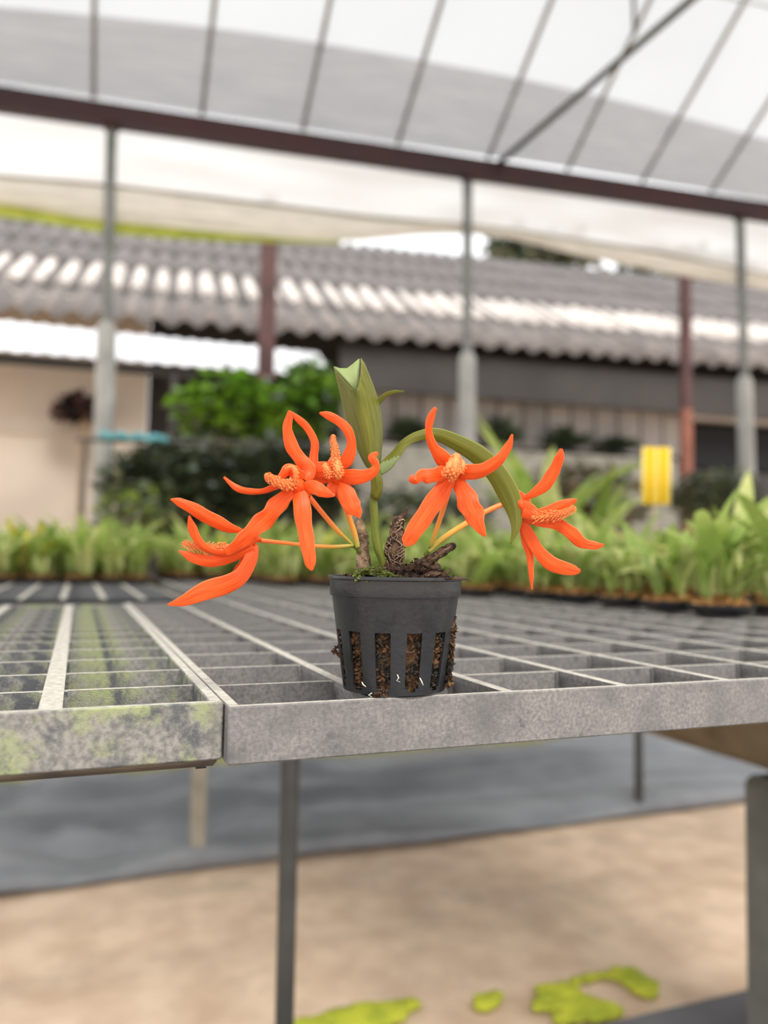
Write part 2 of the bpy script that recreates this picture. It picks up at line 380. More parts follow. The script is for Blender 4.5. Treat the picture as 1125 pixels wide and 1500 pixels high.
def leg(name, px, pyf, z, r, m, top):
    c = at(px, pyf, z); bm = bmesh.new(); b0 = at(px, pyf, z)
    tube(bm, [(b0.x, b0.y, .003), (b0.x, b0.y, top)], r, 16); return obj(name, bm, m, fr)
leg('leg', 421, 1300, 1.12, .0135, 'pipe_dark', zb - .04)
bm = bmesh.new(); q = onz(288, 1266, 0.0); box(bm, q.x - .02, q.x + .02, q.y - .02, q.y + .02, .0, zb - .085, bev=.003); obj('leg', bm, 'post_pale', fr)
bm = bmesh.new(); q = onz(936, 1190, 0.0); box(bm, q.x - .012, q.x + .012, q.y - .012, q.y + .012, .0, zb - .085, bev=.003); obj('leg', bm, 'pipe_dark', fr)
bm = bmesh.new(); c = at(288, 1118, .40); box(bm, c.x - .0025, c.x + .0025, .398, .403, zb - .012, zb - .001); obj('clip', bm, 'tray', fr)

# concrete pillar with a round log running away under the bench
q = onB(1,1,1)
zl = 1.38; LP = at(1096, 1131, zl)            # where the log's lower edge meets the pillar's left edge
PX = LP.x
bm = bmesh.new(); lr = .085; lz = LP.z + lr
pts = [(PX + .055 + .004 * math.sin(i), LP.y - .12 + i * .16, lz) for i in range(13)]
tube(bm, pts, lr, 24, jit=.05)
tag(obj('log_beam', bm, 'log'), 'weathered round brown log running under the bench on top of the concrete pillar', 'beam')
bm = bmesh.new(); box(bm, PX - .022, PX + .2, LP.y - .13, LP.y, 0.0, LP.z - .001, bev=.014)
tag(obj('pillar', bm, 'concrete'), 'square grey concrete pillar at the right edge holding the log', 'pillar')
bm = bmesh.new(); rng = random.Random(3)
for k in range(46):
    a = rng.random() * 6.28; c = Vector((PX - .01 + rng.random() * .06, LP.y - .155 + rng.random() * .02, .022)); pts = [c]
    d = Vector((math.cos(a) * .6 - .3, -abs(math.sin(a)) * .4, .8 + rng.random() * .6)).normalized()
    for i in range(6):
        d = (d + Vector((rng.uniform(-.5, .5), rng.uniform(-.5, .2), rng.uniform(-.6, .1)))).normalized(); q = pts[-1] + d * .016; q.z = max(q.z, .024); q.y = min(q.y, LP.y - .134); pts.append(q)
    tube(bm, pts, [.003, .0028, .0025, .002, .0016, .0012, .0006], 5)
tag(obj('root_tangle', bm, 'black'), 'dark dry root tangle at the foot of the concrete pillar', 'roots', kind='stuff')

# ---------------------------------------------------------------- the potted orchid
PC = onz(577, 1012, ZT); PZ = .402
PC = Vector((at(577, 1000, PZ).x, at(577, 1000, PZ).y, ZT))
orc = thing('potted_orchid', 'small orchid with four spidery orange flowers in a slotted black pot at the bench edge', 'orchid', PC)
pxm = PZ / F                              # metres per pixel at the pot
H_pot = 163 * pxm
def rad(h):                               # pot radius at height fraction
    return (74 + (93 - 74) * min(h, .82) / .82) * pxm
bm = bmesh.new(); NA = 120; off = 3       # 12 slots of 10 segments, 5 open
prof = [(0, 0), (.03, 0), (.06, 0), (.1, 0), (.2, 0), (.3, 0), (.4, 0), (.5, 0), (.53, 0), (.62, 0), (.72, 0), (.822, 0), (.825, 2.6), (.835, 3), (.9, 3.4), (.965, 3.8), (.972, 6.8), (.988, 7.2), (1, 6.6)]
rings = []
a0 = math.atan2(-fw.y, -fw.x) + R(-12 + 0)
for h, ex in prof:
    ring = []
    for j in range(NA):
        a = a0 + 2 * math.pi * (j - 2.5) / NA
        r = rad(h) + ex * pxm
        ring.append(bm.verts.new((PC.x + r * math.cos(a), PC.y + r * math.sin(a), ZT + .0008 + h * H_pot)))
    rings.append(ring)
for i in range(len(prof) - 1):
    for j in range(NA):
        if (j % 10) < 5 and 2 <= i < 8: continue
        if (j % 10) in (1, 2, 3) and i == 1: continue
        bm.faces.new((rings[i][j], rings[i][(j + 1) % NA], rings[i + 1][(j + 1) % NA], rings[i + 1][j]))
bm.faces.new(list(reversed(rings[0])))
# inner lip
o = obj('pot', bm, 'blackpot', orc, smooth=True)
md = o.modifiers.new('thickness', 'SOLIDIFY'); md.thickness = .0011; md.offset = -1
md = o.modifiers.new('split', 'EDGE_SPLIT'); md.split_angle = R(40)
def chip(bm, c, d, l, w, rng):
    d = d.normalized(); s = d.cross(Vector((rng.random() - .5, rng.random() - .5, rng.random() - .5))).normalized(); q = d.cross(s)
    vs = [bm.verts.new(c + d * l * a + s * w * b * (1 + rng.uniform(-.3, .3)) + q * w * .6 * e) for a, b, e in ((-.5, 0, 0), (-.2, .5, .4), (-.2, -.5, .3), (-.1, 0, -.6), (.3, .4, -.4), (.25, -.45, .4), (.5, 0, .1))]
    for f in ((0, 1, 2), (0, 2, 3), (0, 3, 1), (1, 4, 2), (2, 4, 5), (2, 5, 3), (3, 5, 4), (3, 4, 1), (4, 6, 5), (4, 5, 6)):
        try: bm.faces.new([vs[i] for i in f])
        except ValueError: pass
rng = random.Random(11); bm = bmesh.new(); RIN = .935
rg = []
for i in range(25):
    h = .02 + .95 * i / 24; ring = []
    for j in range(72):
        a = 2 * math.pi * j / 72; d = Vector((math.cos(a), math.sin(a), 0)); r = rad(h) * RIN
        r -= .0022 * abs(noise.noise(d * 9 + Vector((0, 0, h * 14)))) + .0006
        ring.append(bm.verts.new(PC + d * r + Vector((0, 0, .001 + h * H_pot))))
    rg.append(ring)
for i in range(24):
    for j in range(72): bm.faces.new((rg[i][j], rg[i][(j + 1) % 72], rg[i + 1][(j + 1) % 72], rg[i + 1][j]))
bm.faces.new(rg[-1])
for k in range(1500):
    a = rng.random() * 6.283; h = .05 + rng.random() * .5; d = Vector((math.cos(a), math.sin(a), 0)); r = rad(h) * (RIN - .01 + .015 * rng.random())
    chip(bm, PC + d * r + Vector((0, 0, h * H_pot)), Vector((rng.random() - .5 - d.y * .5, rng.random() - .5 + d.x * .5, rng.random() - .5)), .002 + rng.random() * .003, .0014, rng)
for k in range(500):                                         # top chips
    a = rng.random() * 6.283; r = math.sqrt(rng.random()) * rad(1) * .95
    chip(bm, PC + Vector((r * math.cos(a), r * math.sin(a), H_pot * (.97 + .035 * rng.random()))), Vector((rng.random() - .5, rng.random() - .5, rng.random() * .4)), .003 + rng.random() * .005, .0022, rng)
o = obj('substrate', bm, 'substrate', orc); o['kind'] = 'stuff'
# bark crust hanging on the right side
bm = bmesh.new()
for k in range(260):
    t = rng.random(); px = 663 - 6 * t + rng.uniform(-4, 3.5) * (1 - .3 * t); py = 905 + 100 * t
    chip(bm, at(px, py, PZ - .002 + rng.uniform(-.006, .004)), Vector((rng.random() - .5, rng.random() - .5, rng.random() - .2)), .003 + rng.random() * .003, .0018, rng)
o = obj('root_crust', bm, 'substrate', orc); o['label'] = 'brown crust of dry roots on the right side of the pot'; o['kind'] = 'stuff'
# bits poking from the slots and under the pot
for grp in (((552, 1018, .375), (557, 1012, .374), (562, 1016, .375)), ((490, 955, .40), (494, 950, .40), (497, 958, .40))):
    bm = bmesh.new()
    for (px, py, z) in grp:
        for k in range(7): chip(bm, at(px + rng.uniform(-4, 4), py + rng.uniform(-3, 4), z), Vector((rng.random() - .5, rng.random() - .5, rng.random() - .5)), .003, .0013, rng)
    obj('root_tuft', bm, 'substrate', orc)['kind'] = 'stuff'
for pl in (((582, 988), (584, 993), (581, 997), (586, 999)), ((530, 999), (532, 1003), (536, 1006)), ((615, 993), (618, 999), (620, 1004)), ((545, 1015), (540, 1018), (545, 1021))):
    bm = bmesh.new(); tube(bm, [at(x, y, .3745 + .0013 * abs(x - 577) / 30) for x, y in pl], [.0002, .0003, .0002, .0001][:len(pl)], 6); obj('root', bm, 'white_root', orc)

# pseudobulbs
def px_tube(name, P, m, parent, n=10, segs=16, jit=0, dz0=.39, seed=0, smooth=False):
    S = smooth_pts(P, segs); bm = bmesh.new()
    tube(bm, [at(a, b, c) for a, b, c, w in S], [max(w, .4) * .5 * c / F for a, b, c, w in S], n, jit=jit, seed=seed)
    return obj(name, bm, m, parent, smooth=False), bm
Z3 = lambda X, Y: (460 + X / 4.6875, 720 + Y / 4.6875)
def P3(rows, k): return [Z3(x, y) + (z, w / k) for x, y, z, w in rows]
px_tube('pseudobulb', P3([(310, 178, .398, 8), (316, 210, .398, 48), (320, 250, .398, 60), (334, 290, .398, 64), (328, 320, .398, 82), (330, 400, .398, 88), (342, 540, .398, 100), (350, 620, .398, 110)], 4.6875), 'bulb_tan', orc, 14, 26, .35)[0]['label'] = 'pale tan dry pseudobulb with a pointed tip'
px_tube('pseudobulb', P3([(652, 98, .394, 6), (628, 140, .394, 24), (598, 178, .394, 40), (578, 205, .394, 84), (568, 300, .394, 96), (550, 400, .394, 124), (560, 500, .394, 110), (560, 620, .394, 120)], 4.6875), 'bulb', orc, 18, 34, .5, seed=5)[0]['label'] = 'dark netted pseudobulb stub with a thin spike'
px_tube('pseudobulb', P3([(972, 362, .388, 20), (955, 372, .388, 52), (900, 400, .389, 56), (820, 452, .39, 66), (740, 505, .392, 90), (670, 560, .394, 84), (620, 620, .396, 80)], 4.6875), 'bulb', orc, 16, 34, .45, seed=9)[0]['label'] = 'broken dry pseudobulb lying to the right'
def netting(rows, n, turns, parent, seed):
    S_ = smooth_pts(P3(rows, 4.6875), 40); bm = bmesh.new(); rg_ = random.Random(seed)
    for k in range(n):
        a0 = rg_.random() * 6.283; dr = 1 if k % 2 else -1; i0 = rg_.randint(0, 18); i1 = rg_.randint(24, 40); P_ = []
        for i in range(i0, i1 + 1):
            x, y, z, w = S_[i]; a = a0 + dr * turns * i / 40 * 6.283 + .3 * math.sin(i * .9 + k); r = w * .5 * z / F * (1.02 + .08 * rg_.random())
            P_.append(at(x, y, z) + rt * r * math.sin(a) - fw * r * math.cos(a))
        tube(bm, P_, .0002, 4)
    o = obj('fibre_net', bm, 'bulb_tan', parent); o['kind'] = 'stuff'
netting([(590, 190, .394, 50), (578, 215, .394, 90), (568, 300, .394, 102), (550, 400, .394, 130), (560, 500, .394, 116), (560, 560, .394, 116)], 26, 1.3, orc, 1)
netting([(316, 215, .398, 48), (334, 290, .398, 66), (328, 320, .398, 86), (330, 400, .398, 92), (342, 540, .398, 104)], 12, .5, orc, 2)
netting([(955, 372, .388, 54), (900, 400, .389, 58), (820, 452, .39, 70), (740, 505, .392, 94), (670, 560, .394, 88)], 14, .4, orc, 3)
bm = bmesh.new()
for k in range(330):                                         # leaf litter and fibres round the stubs
    X = rng.choice((rng.uniform(640, 860), rng.uniform(480, 620), rng.uniform(640, 820))); top = 470 + abs(X - 760) * .5 if X > 630 else 520
    Y = rng.uniform(top, 615); x, y = Z3(X, Y)
    chip(bm, at(x, y, .39 + rng.uniform(-.008, .012)), rt * rng.uniform(-1, 1) + up * rng.uniform(-.4, 1) + fw * rng.uniform(-.5, .5), .004 + rng.random() * .007, .0022, rng)
for a, b_ in (((860, 600), (1075, 602)), ((905, 570), (938, 530)), ((880, 610), (905, 560))):
    tube(bm, [at(*Z3(*a), .38), at(*Z3((a[0] + b_[0]) / 2, (a[1] + b_[1]) / 2 - 4), .38), at(*Z3(*b_), .38)], [.0009, .0008, .0003], 6)
o = obj('dry_sheaths', bm, 'bulb', orc); o['kind'] = 'stuff'
bm = bmesh.new()
for k in range(420):
    X = rng.uniform(280, 620); hmax = 70 * math.exp(-((X - 400) / 110) ** 2) + 25
    Y = 612 - rng.random() * hmax; x, y = Z3(X, Y)
    m = Matrix.Translation(at(x, y, .385 + rng.uniform(-.01, .01))) @ Matrix.Rotation(rng.random() * 6, 4, 'X')
    bmesh.ops.create_cone(bm, segments=4, radius1=.0008, radius2=.0001, depth=.0035, cap_ends=True, matrix=m @ Matrix.Rotation(rng.random() * 3, 4, 'Y'))
o = obj('moss', bm, 'moss_dark', orc); o['kind'] = 'stuff'

# ribbons (petals and leaves): rows of px, py, depth, width in px, twist in degrees
def ribbon(name, P, m, parent, nseg=36, nc=10, cup=.18, ruf=0.11, rf=4, th=.00032, npale=0, label=None, seed=0, point=True, tag_uv=0):
    S = smooth_pts(P, nseg); pts = [at(a[0], a[1], a[2]) for a in S]; bm = bmesh.new(); uvl = bm.loops.layers.uv.verify(); rows = []
    for i, a in enumerate(S):
        t = (pts[min(i + 1, nseg)] - pts[max(i - 1, 0)]).normalized(); v = (pts[i] - CAMPOS).normalized()
        s = t.cross(v)
        s = s.normalized() if s.length > .05 else rt
        nn = s.cross(t).normalized(); tw = R(a[4]); sd = s * math.cos(tw) + nn * math.sin(tw); no = sd.cross(t).normalized()
        w = max(a[3], .5) * a[2] / F * .5; row = []
        for j in range(nc + 1):
            q = 2 * j / nc - 1
            ww = w * (1 + ruf * .35 * math.sin(i / nseg * rf * 6.28 + seed + (1.7 if q > 0 else 0)) * (abs(q) > .6))
            rr = ruf * w * .6 * abs(q) ** 2 * math.sin(i / nseg * rf * 6.28 + seed * 1.3 + (2 if q > 0 else 0)) if ruf else 0
            row.append(bm.verts.new(pts[i] + sd * ww * q + no * (cup * w * (.45 * q * q + .75 * abs(q)) + rr)))
        rows.append(row)
    for i in range(nseg):
        for j in range(nc):
            f = bm.faces.new((rows[i][j], rows[i][j + 1], rows[i + 1][j + 1], rows[i + 1][j])); f.smooth = True; f.material_index = 1 if i + j * .6 < npale else 0
            for l, (a, b_) in zip(f.loops, ((j, i), (j + 1, i), (j + 1, i + 1), (j, i + 1))): l[uvl].uv = (a / nc, b_ / nseg)
    o = obj(name, bm, m, parent, smooth=True); solid(o, th)
    if label: o['label'] = label
    return o
Z1 = lambda X, Y: (230 + X / 3.2143, 580 + Y / 3.2143)
Z2 = lambda X, Y: (540 + X / 3.125, 560 + Y / 3.125)
Z4 = lambda X, Y: (470 + X / 3.629, 510 + Y / 3.629)
def PP(fn, k, rows): return [fn(r[0], r[1]) + (r[2], r[3] / k, r[4] if len(r) > 4 else 0) for r in rows]
def petal(fn, k, rows, par, **kw): return ribbon('petal', PP(fn, k, rows), 'petal', par, **kw)
K1, K2, K4 = 3.2143, 3.125, 3.629

def lip(fn, k, core, par, teeth, side=(0, 1), tl=10, name='labellum'):
    """frilled lip: a core along the given points with rows of small fleshy teeth"""
    S = smooth_pts([fn(a, b) + (c, w / k) for a, b, c, w in core], 14); bm = bmesh.new()
    pts = [at(a, b, c) for a, b, c, w in S]; rr = [w * .5 * c / F for a, b, c, w in S]
    tube(bm, pts, [max(r, .0003) for r in rr], 10, jit=.25, seed=2)
    rg = random.Random(int(core[0][0]))
    L0 = tl / k * .385 / F
    for i in range(teeth):
        s = i / teeth * 13; a = int(s); t = s - a; c = pts[a].lerp(pts[a + 1], t); r = rr[a]
        d = (pts[a + 1] - pts[a]).normalized(); v = (c - CAMPOS).normalized(); s_ = d.cross(v).normalized()
        for ang in ((-70, -25, 20, 65) if i % 2 else (-95, -48, 0, 45, 90)):
            q = s_ * math.sin(R(ang)) - v * math.cos(R(ang)); q = (q + d * .35).normalized()
            l = L0 * rg.uniform(.6, 1.25); e = c + q * (r * .7)
            tube(bm, [e, e + q * l * .6, e + q * (l * .85 + r * .1) + d * l * .25, e + q * (l * .95 + r * .1) + d * l * .4], [r * .22, r * .2, r * .24, r * .08], 6)
    return obj(name, bm, 'lip', par)
def pedicel(fn, k, rows, par):
    S = smooth_pts([fn(a, b) + (c, w / k) for a, b, c, w in rows], 24); bm = bmesh.new()
    tube(bm, [at(a, b, c) for a, b, c, w in S], [w * .5 * c / F for a, b, c, w in S], 10)
    return obj('pedicel', bm, 'pedicel', par)
def flower(fn, k, rows, label, seed):
    """the flower's own mesh is its column and receptacle; petals, lip and pedicel are its children"""
    S = smooth_pts([fn(a, b) + (c, w / k) for a, b, c, w in rows], 14); bm = bmesh.new()
    tube(bm, [at(a, b, c) for a, b, c, w in S], [max(w, .8) * .5 * c / F for a, b, c, w in S], 12, jit=.12, seed=seed)
    o = obj('flower', bm, 'petal', orc); o['label'] = label; return o
# --- flower A: lowest left, in profile
A = flower(Z1, K1, [(300, 728, .378, 14), (360, 712, .378, 40), (420, 690, .38, 62), (465, 672, .382, 40), (485, 680, .384, 22)], 'lowest left flower, seen in profile and facing left', 1)
petal(Z1, K1, [(400, 636, .38, 16, 20), (340, 622, .378, 50, 15), (250, 578, .375, 64, 10), (160, 526, .372, 54, 5), (100, 498, .371, 36), (64, 486, .37, 5)], A, cup=.25)
petal(Z1, K1, [(440, 700, .378, 50, 30), (340, 742, .374, 44, 40), (260, 735, .371, 34, 30), (200, 690, .369, 38, 10), (165, 620, .368, 40, 0), (152, 564, .367, 6)], A, cup=.3)
petal(Z1, K1, [(450, 705, .379, 60), (380, 745, .377, 60, 20), (280, 778, .375, 56, 10), (190, 768, .373, 52), (140, 748, .372, 32), (102, 728, .372, 4)], A, cup=.2)
petal(Z1, K1, [(452, 700, .381, 44), (445, 760, .378, 62), (400, 840, .374, 76, -10), (330, 886, .371, 88, 10), (230, 918, .368, 88), (130, 962, .366, 56), (48, 984, .365, 5)], A, cup=.1, ruf=.1, rf=2)
petal(Z1, K1, [(420, 730, .382, 26), (405, 775, .385, 24, 30), (375, 820, .384, 26, 20), (340, 862, .382, 12)], A, cup=.2)
lip(Z1, K1, [(118, 690, .373, 8), (150, 702, .373, 18), (210, 716, .374, 24), (280, 716, .375, 26), (340, 708, .376, 24)], A, 20, tl=22)
pedicel(Z1, K1, [(925, 702, .392, 17), (850, 710, .391, 20), (740, 706, .39, 19), (600, 692, .388, 18), (482, 680, .384, 22)], A)
# --- flower B: front left, facing the lens
Bf = flower(Z1, K1, [(640, 395, .366, 40), (655, 420, .368, 78), (680, 445, .372, 74), (712, 470, .378, 30)], 'left front flower with a long twisted petal reaching over the lowest flower', 2)
petal(Z1, K1, [(640, 440, .367, 40, 60), (580, 428, .362, 42, 50), (500, 450, .359, 30, 35), (430, 450, .358, 30, 20), (370, 430, .358, 28), (315, 382, .358, 8)], Bf, cup=.3)
petal(Z1, K1, [(640, 450, .366, 50), (590, 488, .362, 76, 0), (530, 560, .36, 88, 15), (455, 630, .36, 84, -15), (395, 690, .361, 66, 10), (320, 738, .363, 34)], Bf, cup=.12, ruf=.3, rf=4.3)
petal(Z1, K1, [(672, 440, .367, 64, 0), (682, 520, .362, 82), (695, 620, .36, 74), (712, 720, .358, 66), (722, 790, .357, 48), (728, 822, .357, 10)], Bf, cup=.16)
petal(Z1, K1, [(690, 425, .367, 40, 0), (740, 430, .364, 66, 10), (790, 455, .363, 48), (838, 470, .362, 8)], Bf, cup=.2)
petal(Z1, K1, [(690, 390, .372, 60), (710, 350, .376, 76, 20), (672, 295, .377, 60), (634, 235, .377, 62), (614, 160, .377, 46), (622, 100, .377, 32), (622, 68, .377, 6)], Bf, cup=.25)
petal(Z1, K1, [(690, 390, .371, 50), (650, 365, .368, 60, 20), (622, 350, .366, 60, 30), (590, 380, .364, 40, 30), (575, 410, .363, 12)], Bf, cup=.3)
lip(Z1, K1, [(512, 366, .355, 14), (530, 385, .356, 30), (575, 408, .358, 34), (620, 418, .361, 40), (650, 400, .364, 30)], Bf, 17, tl=15)
lip(Z1, K1, [(600, 345, .36, 10), (635, 335, .36, 20), (655, 365, .36, 24), (645, 420, .362, 20)], Bf, 9, tl=8, name='crest')
pedicel(Z1, K1, [(922, 700, .392, 14), (880, 662, .39, 16), (845, 630, .388, 24), (790, 565, .384, 24), (712, 470, .378, 26)], Bf)
# --- flower C: upper left, beside the upright leaf
Cf = flower(Z1, K1, [(830, 300, .372, 50), (835, 350, .374, 84), (845, 400, .378, 80), (860, 460, .382, 44), (868, 485, .384, 28)], 'upper left flower beside the upright leaf', 3)
petal(Z1, K1, [(850, 330, .373, 50, 0), (895, 300, .372, 64), (915, 230, .371, 44), (900, 165, .37, 44), (850, 115, .37, 42), (800, 90, .37, 34), (765, 80, .37, 8)], Cf, cup=.2)
petal(Z1, K1, [(860, 375, .374, 50), (920, 380, .371, 74), (975, 378, .37, 64), (1015, 360, .369, 48), (1030, 325, .369, 36, 30), (1012, 290, .37, 40, 10), (1040, 268, .371, 14)], Cf, cup=.15, ruf=.15, rf=2)
petal(Z1, K1, [(855, 400, .375, 50), (890, 460, .371, 84), (920, 520, .369, 82), (945, 552, .369, 46), (955, 575, .369, 6)], Cf, cup=.14)
petal(Z1, K1, [(840, 400, .375, 40), (825, 440, .373, 60), (820, 466, .373, 30)], Cf, cup=.2)
petal(Z1, K1, [(835, 350, .375, 60), (780, 350, .376, 84), (735, 345, .378, 74), (738, 290, .38, 42), (742, 220, .38, 36), (708, 150, .38, 34), (660, 105, .379, 30), (622, 70, .379, 6)], Cf, cup=.2)
petal(Z1, K1, [(830, 370, .376, 50), (775, 385, .378, 56), (715, 362, .379, 50), (690, 345, .38, 12)], Cf, cup=.2)
lip(Z1, K1, [(830, 182, .368, 10), (830, 215, .369, 26), (838, 260, .37, 34), (840, 300, .371, 44), (850, 350, .37, 50), (855, 390, .371, 30)], Cf, 18, tl=11)
lip(Z1, K1, [(790, 320, .369, 20), (800, 350, .368, 26), (810, 390, .369, 14)], Cf, 7, tl=10, name='crest')
pedicel(Z1, K1, [(945, 712, .392, 24), (930, 650, .391, 28), (900, 560, .388, 26), (868, 485, .384, 26)], Cf)
# --- flower D: right front, facing the lens
D = flower(Z2, K2, [(385, 385, .366, 50), (385, 415, .37, 84), (380, 445, .374, 60), (375, 480, .378, 24)], 'right front flower facing the lens in front of the arching leaf', 4)
petal(Z2, K2, [(385, 395, .369, 60), (345, 355, .366, 74), (300, 300, .364, 46), (275, 230, .362, 32), (285, 160, .361, 34), (308, 116, .361, 14)], D, cup=.25)
petal(Z2, K2, [(395, 400, .369, 76), (450, 412, .365, 72), (530, 398, .362, 62), (600, 350, .36, 48), (640, 290, .36, 34), (658, 238, .36, 8)], D, cup=.3)
petal(Z2, K2, [(370, 405, .368, 60), (320, 425, .364, 70, 10), (275, 425, .362, 68, -20), (240, 432, .361, 52, 20), (215, 455, .36, 30, 30), (200, 440, .36, 34), (198, 422, .361, 8)], D, cup=.15, ruf=.35, rf=2.5)
petal(Z2, K2, [(375, 430, .368, 56), (330, 505, .364, 86), (270, 590, .362, 86), (210, 680, .36, 78), (180, 728, .36, 60), (170, 750, .36, 12)], D, cup=.14)
petal(Z2, K2, [(395, 430, .369, 44), (435, 500, .366, 84), (460, 560, .364, 100), (485, 610, .363, 90), (505, 660, .362, 56), (535, 705, .362, 10)], D, cup=.14, ruf=.22, rf=3.4)
lip(Z2, K2, [(405, 330, .362, 30), (395, 360, .361, 52), (385, 395, .36, 70), (372, 425, .361, 50), (362, 440, .362, 16)], D, 12, tl=13)
lip(Z2, K2, [(425, 355, .366, 10), (430, 380, .364, 30), (415, 412, .363, 30)], D, 7, tl=10, name='crest')
pedicel(Z2, K2, [(285, 750, .388, 18), (300, 705, .386, 22), (335, 600, .382, 24), (372, 480, .376, 26)], D)
# --- flower E: far right, profile facing right
E = flower(Z2, K2, [(762, 600, .392, 30), (725, 590, .393, 48), (695, 560, .394, 54), (672, 530, .396, 30), (655, 540, .397, 22)], 'rightmost flower, seen in profile and facing right', 5)
petal(Z2, K2, [(706, 532, .392, 14), (760, 506, .39, 40), (815, 460, .389, 58), (855, 390, .388, 50), (875, 340, .387, 40), (882, 304, .387, 12)], E, cup=.22)
petal(Z2, K2, [(720, 590, .395, 60), (705, 550, .396, 70), (685, 515, .397, 44), (662, 492, .398, 8)], E, cup=.2)
petal(Z2, K2, [(705, 590, .39, 60), (760, 608, .388, 50), (830, 588, .387, 52), (890, 562, .386, 48), (935, 545, .386, 26), (952, 536, .386, 6)], E, cup=.2)
petal(Z2, K2, [(705, 610, .392, 40), (790, 642, .389, 44), (870, 650, .388, 54), (925, 690, .387, 62), (980, 735, .387, 50), (1040, 748, .386, 34), (1078, 742, .386, 6)], E, cup=.14, ruf=.24, rf=3.6)
petal(Z2, K2, [(702, 635, .393, 34), (735, 700, .392, 56), (775, 770, .39, 56), (830, 825, .389, 66), (900, 852, .388, 62), (950, 862, .388, 38), (970, 858, .388, 6)], E, cup=.14, ruf=.12, rf=2.4)
petal(Z2, K2, [(698, 640, .395, 26), (715, 720, .394, 34), (738, 800, .393, 30), (744, 880, .392, 22), (748, 950, .392, 5)], E, cup=.2)
petal(Z2, K2, [(700, 570, .391, 60), (740, 580, .389, 50), (770, 598, .388, 24), (800, 604, .388, 6)], E, cup=.2)
lip(Z2, K2, [(948, 572, .385, 10), (900, 598, .385, 22), (830, 614, .386, 26), (745, 620, .387, 20)], E, 22, tl=20)
pedicel(Z2, K2, [(275, 775, .389, 22), (340, 715, .39, 26), (440, 650, .392, 26), (540, 590, .394, 24), (655, 542, .397, 24)], E)

# --- leaves and stem
LF = [  # upright folded leaf: left edge, keel, right edge for rising rows (zoom-4 coordinates)
    ((272, 655), (290, 668), (306, 655)), ((238, 622), (272, 640), (318, 600)), ((205, 560), (262, 600), (322, 540)), ((165, 470), (252, 530), (327, 470)), ((142, 400), (240, 455), (325, 400)),
    ((124, 330), (226, 390), (316, 330)), ((108, 260), (212, 330), (300, 265)), ((94, 200), (202, 280), (280, 205)), ((82, 150), (194, 245), (255, 140)), ((74, 115), (190, 238), (232, 85)), ((69, 98), (188, 234), (212, 55))]
bm = bmesh.new(); uvl = bm.loops.layers.uv.verify(); rows = []; nL = 40; cols = 12
flat = [list(a) + list(b_) + list(c) for a, b_, c in LF]
for i, r_ in enumerate(smooth_pts(flat, nL)):
    l, k_, r2 = (r_[0], r_[1]), (r_[2], r_[3]), (r_[4], r_[5]); row = []; t = i / nL
    for j in range(cols + 1):
        q = j / cols * 2 - 1
        if q < 0: X = k_[0] + (l[0] - k_[0]) * -q; Y = k_[1] + (l[1] - k_[1]) * (-q) ** (1.0 + .3 * t)
        else: X = k_[0] + (r2[0] - k_[0]) * q; Y = k_[1] + (r2[1] - k_[1]) * q ** (1.0 + .0 * t)
        if q > 0: X += 10 * math.sin(q * math.pi) * t
        z = .389 + .018 * abs(q) * (.4 + .8 * t) - .002 * math.sin(abs(q) * math.pi)
        row.append(bm.verts.new(at(*Z4(X, Y), z)))
    rows.append(row)
for i in range(nL):
    for j in range(cols):
        f = bm.faces.new((rows[i][j], rows[i][j + 1], rows[i + 1][j + 1], rows[i + 1][j])); f.smooth = True
        for l, (a, b_) in zip(f.loops, ((j, i), (j + 1, i), (j + 1, i + 1), (j, i + 1))): l[uvl].uv = (a / cols, b_ / nL)
# pale inner face of the folded tip, behind the notch
tip = [((69, 98), (188, 234)), ((100, 108), (190, 236)), ((140, 108), (192, 238)), ((170, 85), (196, 238)), ((205, 56), (200, 240))]
prev = None
for i, (a, b_) in enumerate(tip):
    cur = [bm.verts.new(at(*Z4(a[0] + (b_[0] - a[0]) * s, a[1] + (b_[1] - a[1]) * s), .4115 - .006 * s)) for s in (0, .5, 1)]
    if prev:
        for j in range(2):
            f = bm.faces.new((prev[j], prev[j + 1], cur[j + 1], cur[j])); f.material_index = 1; f.smooth = True
    prev = cur
o = obj('leaf', bm, ['main_leaf', 'main_leaf_pale'], orc, smooth=True); solid(o, .0006); o['label'] = 'upright folded leaf with a notched tip'
o = ribbon('leaf', PP(Z4, K4, [(318, 668, .391, 22, 0), (345, 625, .391, 62, 10), (395, 560, .392, 66, 40), (450, 500, .393, 50, 25), (520, 466, .394, 52, 10), (610, 458, .395, 66), (720, 500, .396, 84), (840, 570, .396, 104), (930, 660, .395, 108), (1000, 780, .393, 112), (1032, 880, .391, 76), (1035, 960, .389, 44), (1008, 1042, .388, 4)]), ['main_leaf', 'main_leaf_pale'], orc, nseg=60, nc=10, cup=.25, ruf=0, npale=10, th=.0006, label='long leaf arching over to the right')
ribbon('leaf', PP(Z4, K4, [(300, 310, .405, 16, 0), (318, 275, .404, 26), (350, 246, .403, 24), (395, 232, .402, 18), (444, 230, .402, 4)]), 'main_leaf', orc, nseg=20, nc=6, cup=.1, label='small young leaf tip behind the upright leaf')
S = [(295, 645, .39, 40), (296, 690, .39, 62), (298, 740, .39, 64), (290, 785, .39, 56), (284, 800, .39, 42)]
px_tube('leaf_sheath', [Z4(a, b) + (c, w / K4) for a, b, c, w in S], 'main_leaf', orc, 16, 14)
S = [(408, 10, .391, 50), (410, 100, .391, 56), (416, 200, .391, 56), (424, 300, .391, 60), (440, 390, .391, 62), (466, 470, .392, 50), (482, 560, .393, 44)]
px_tube('stem', P3(S, 4.6875), 'stem_green', orc, 16, 26)
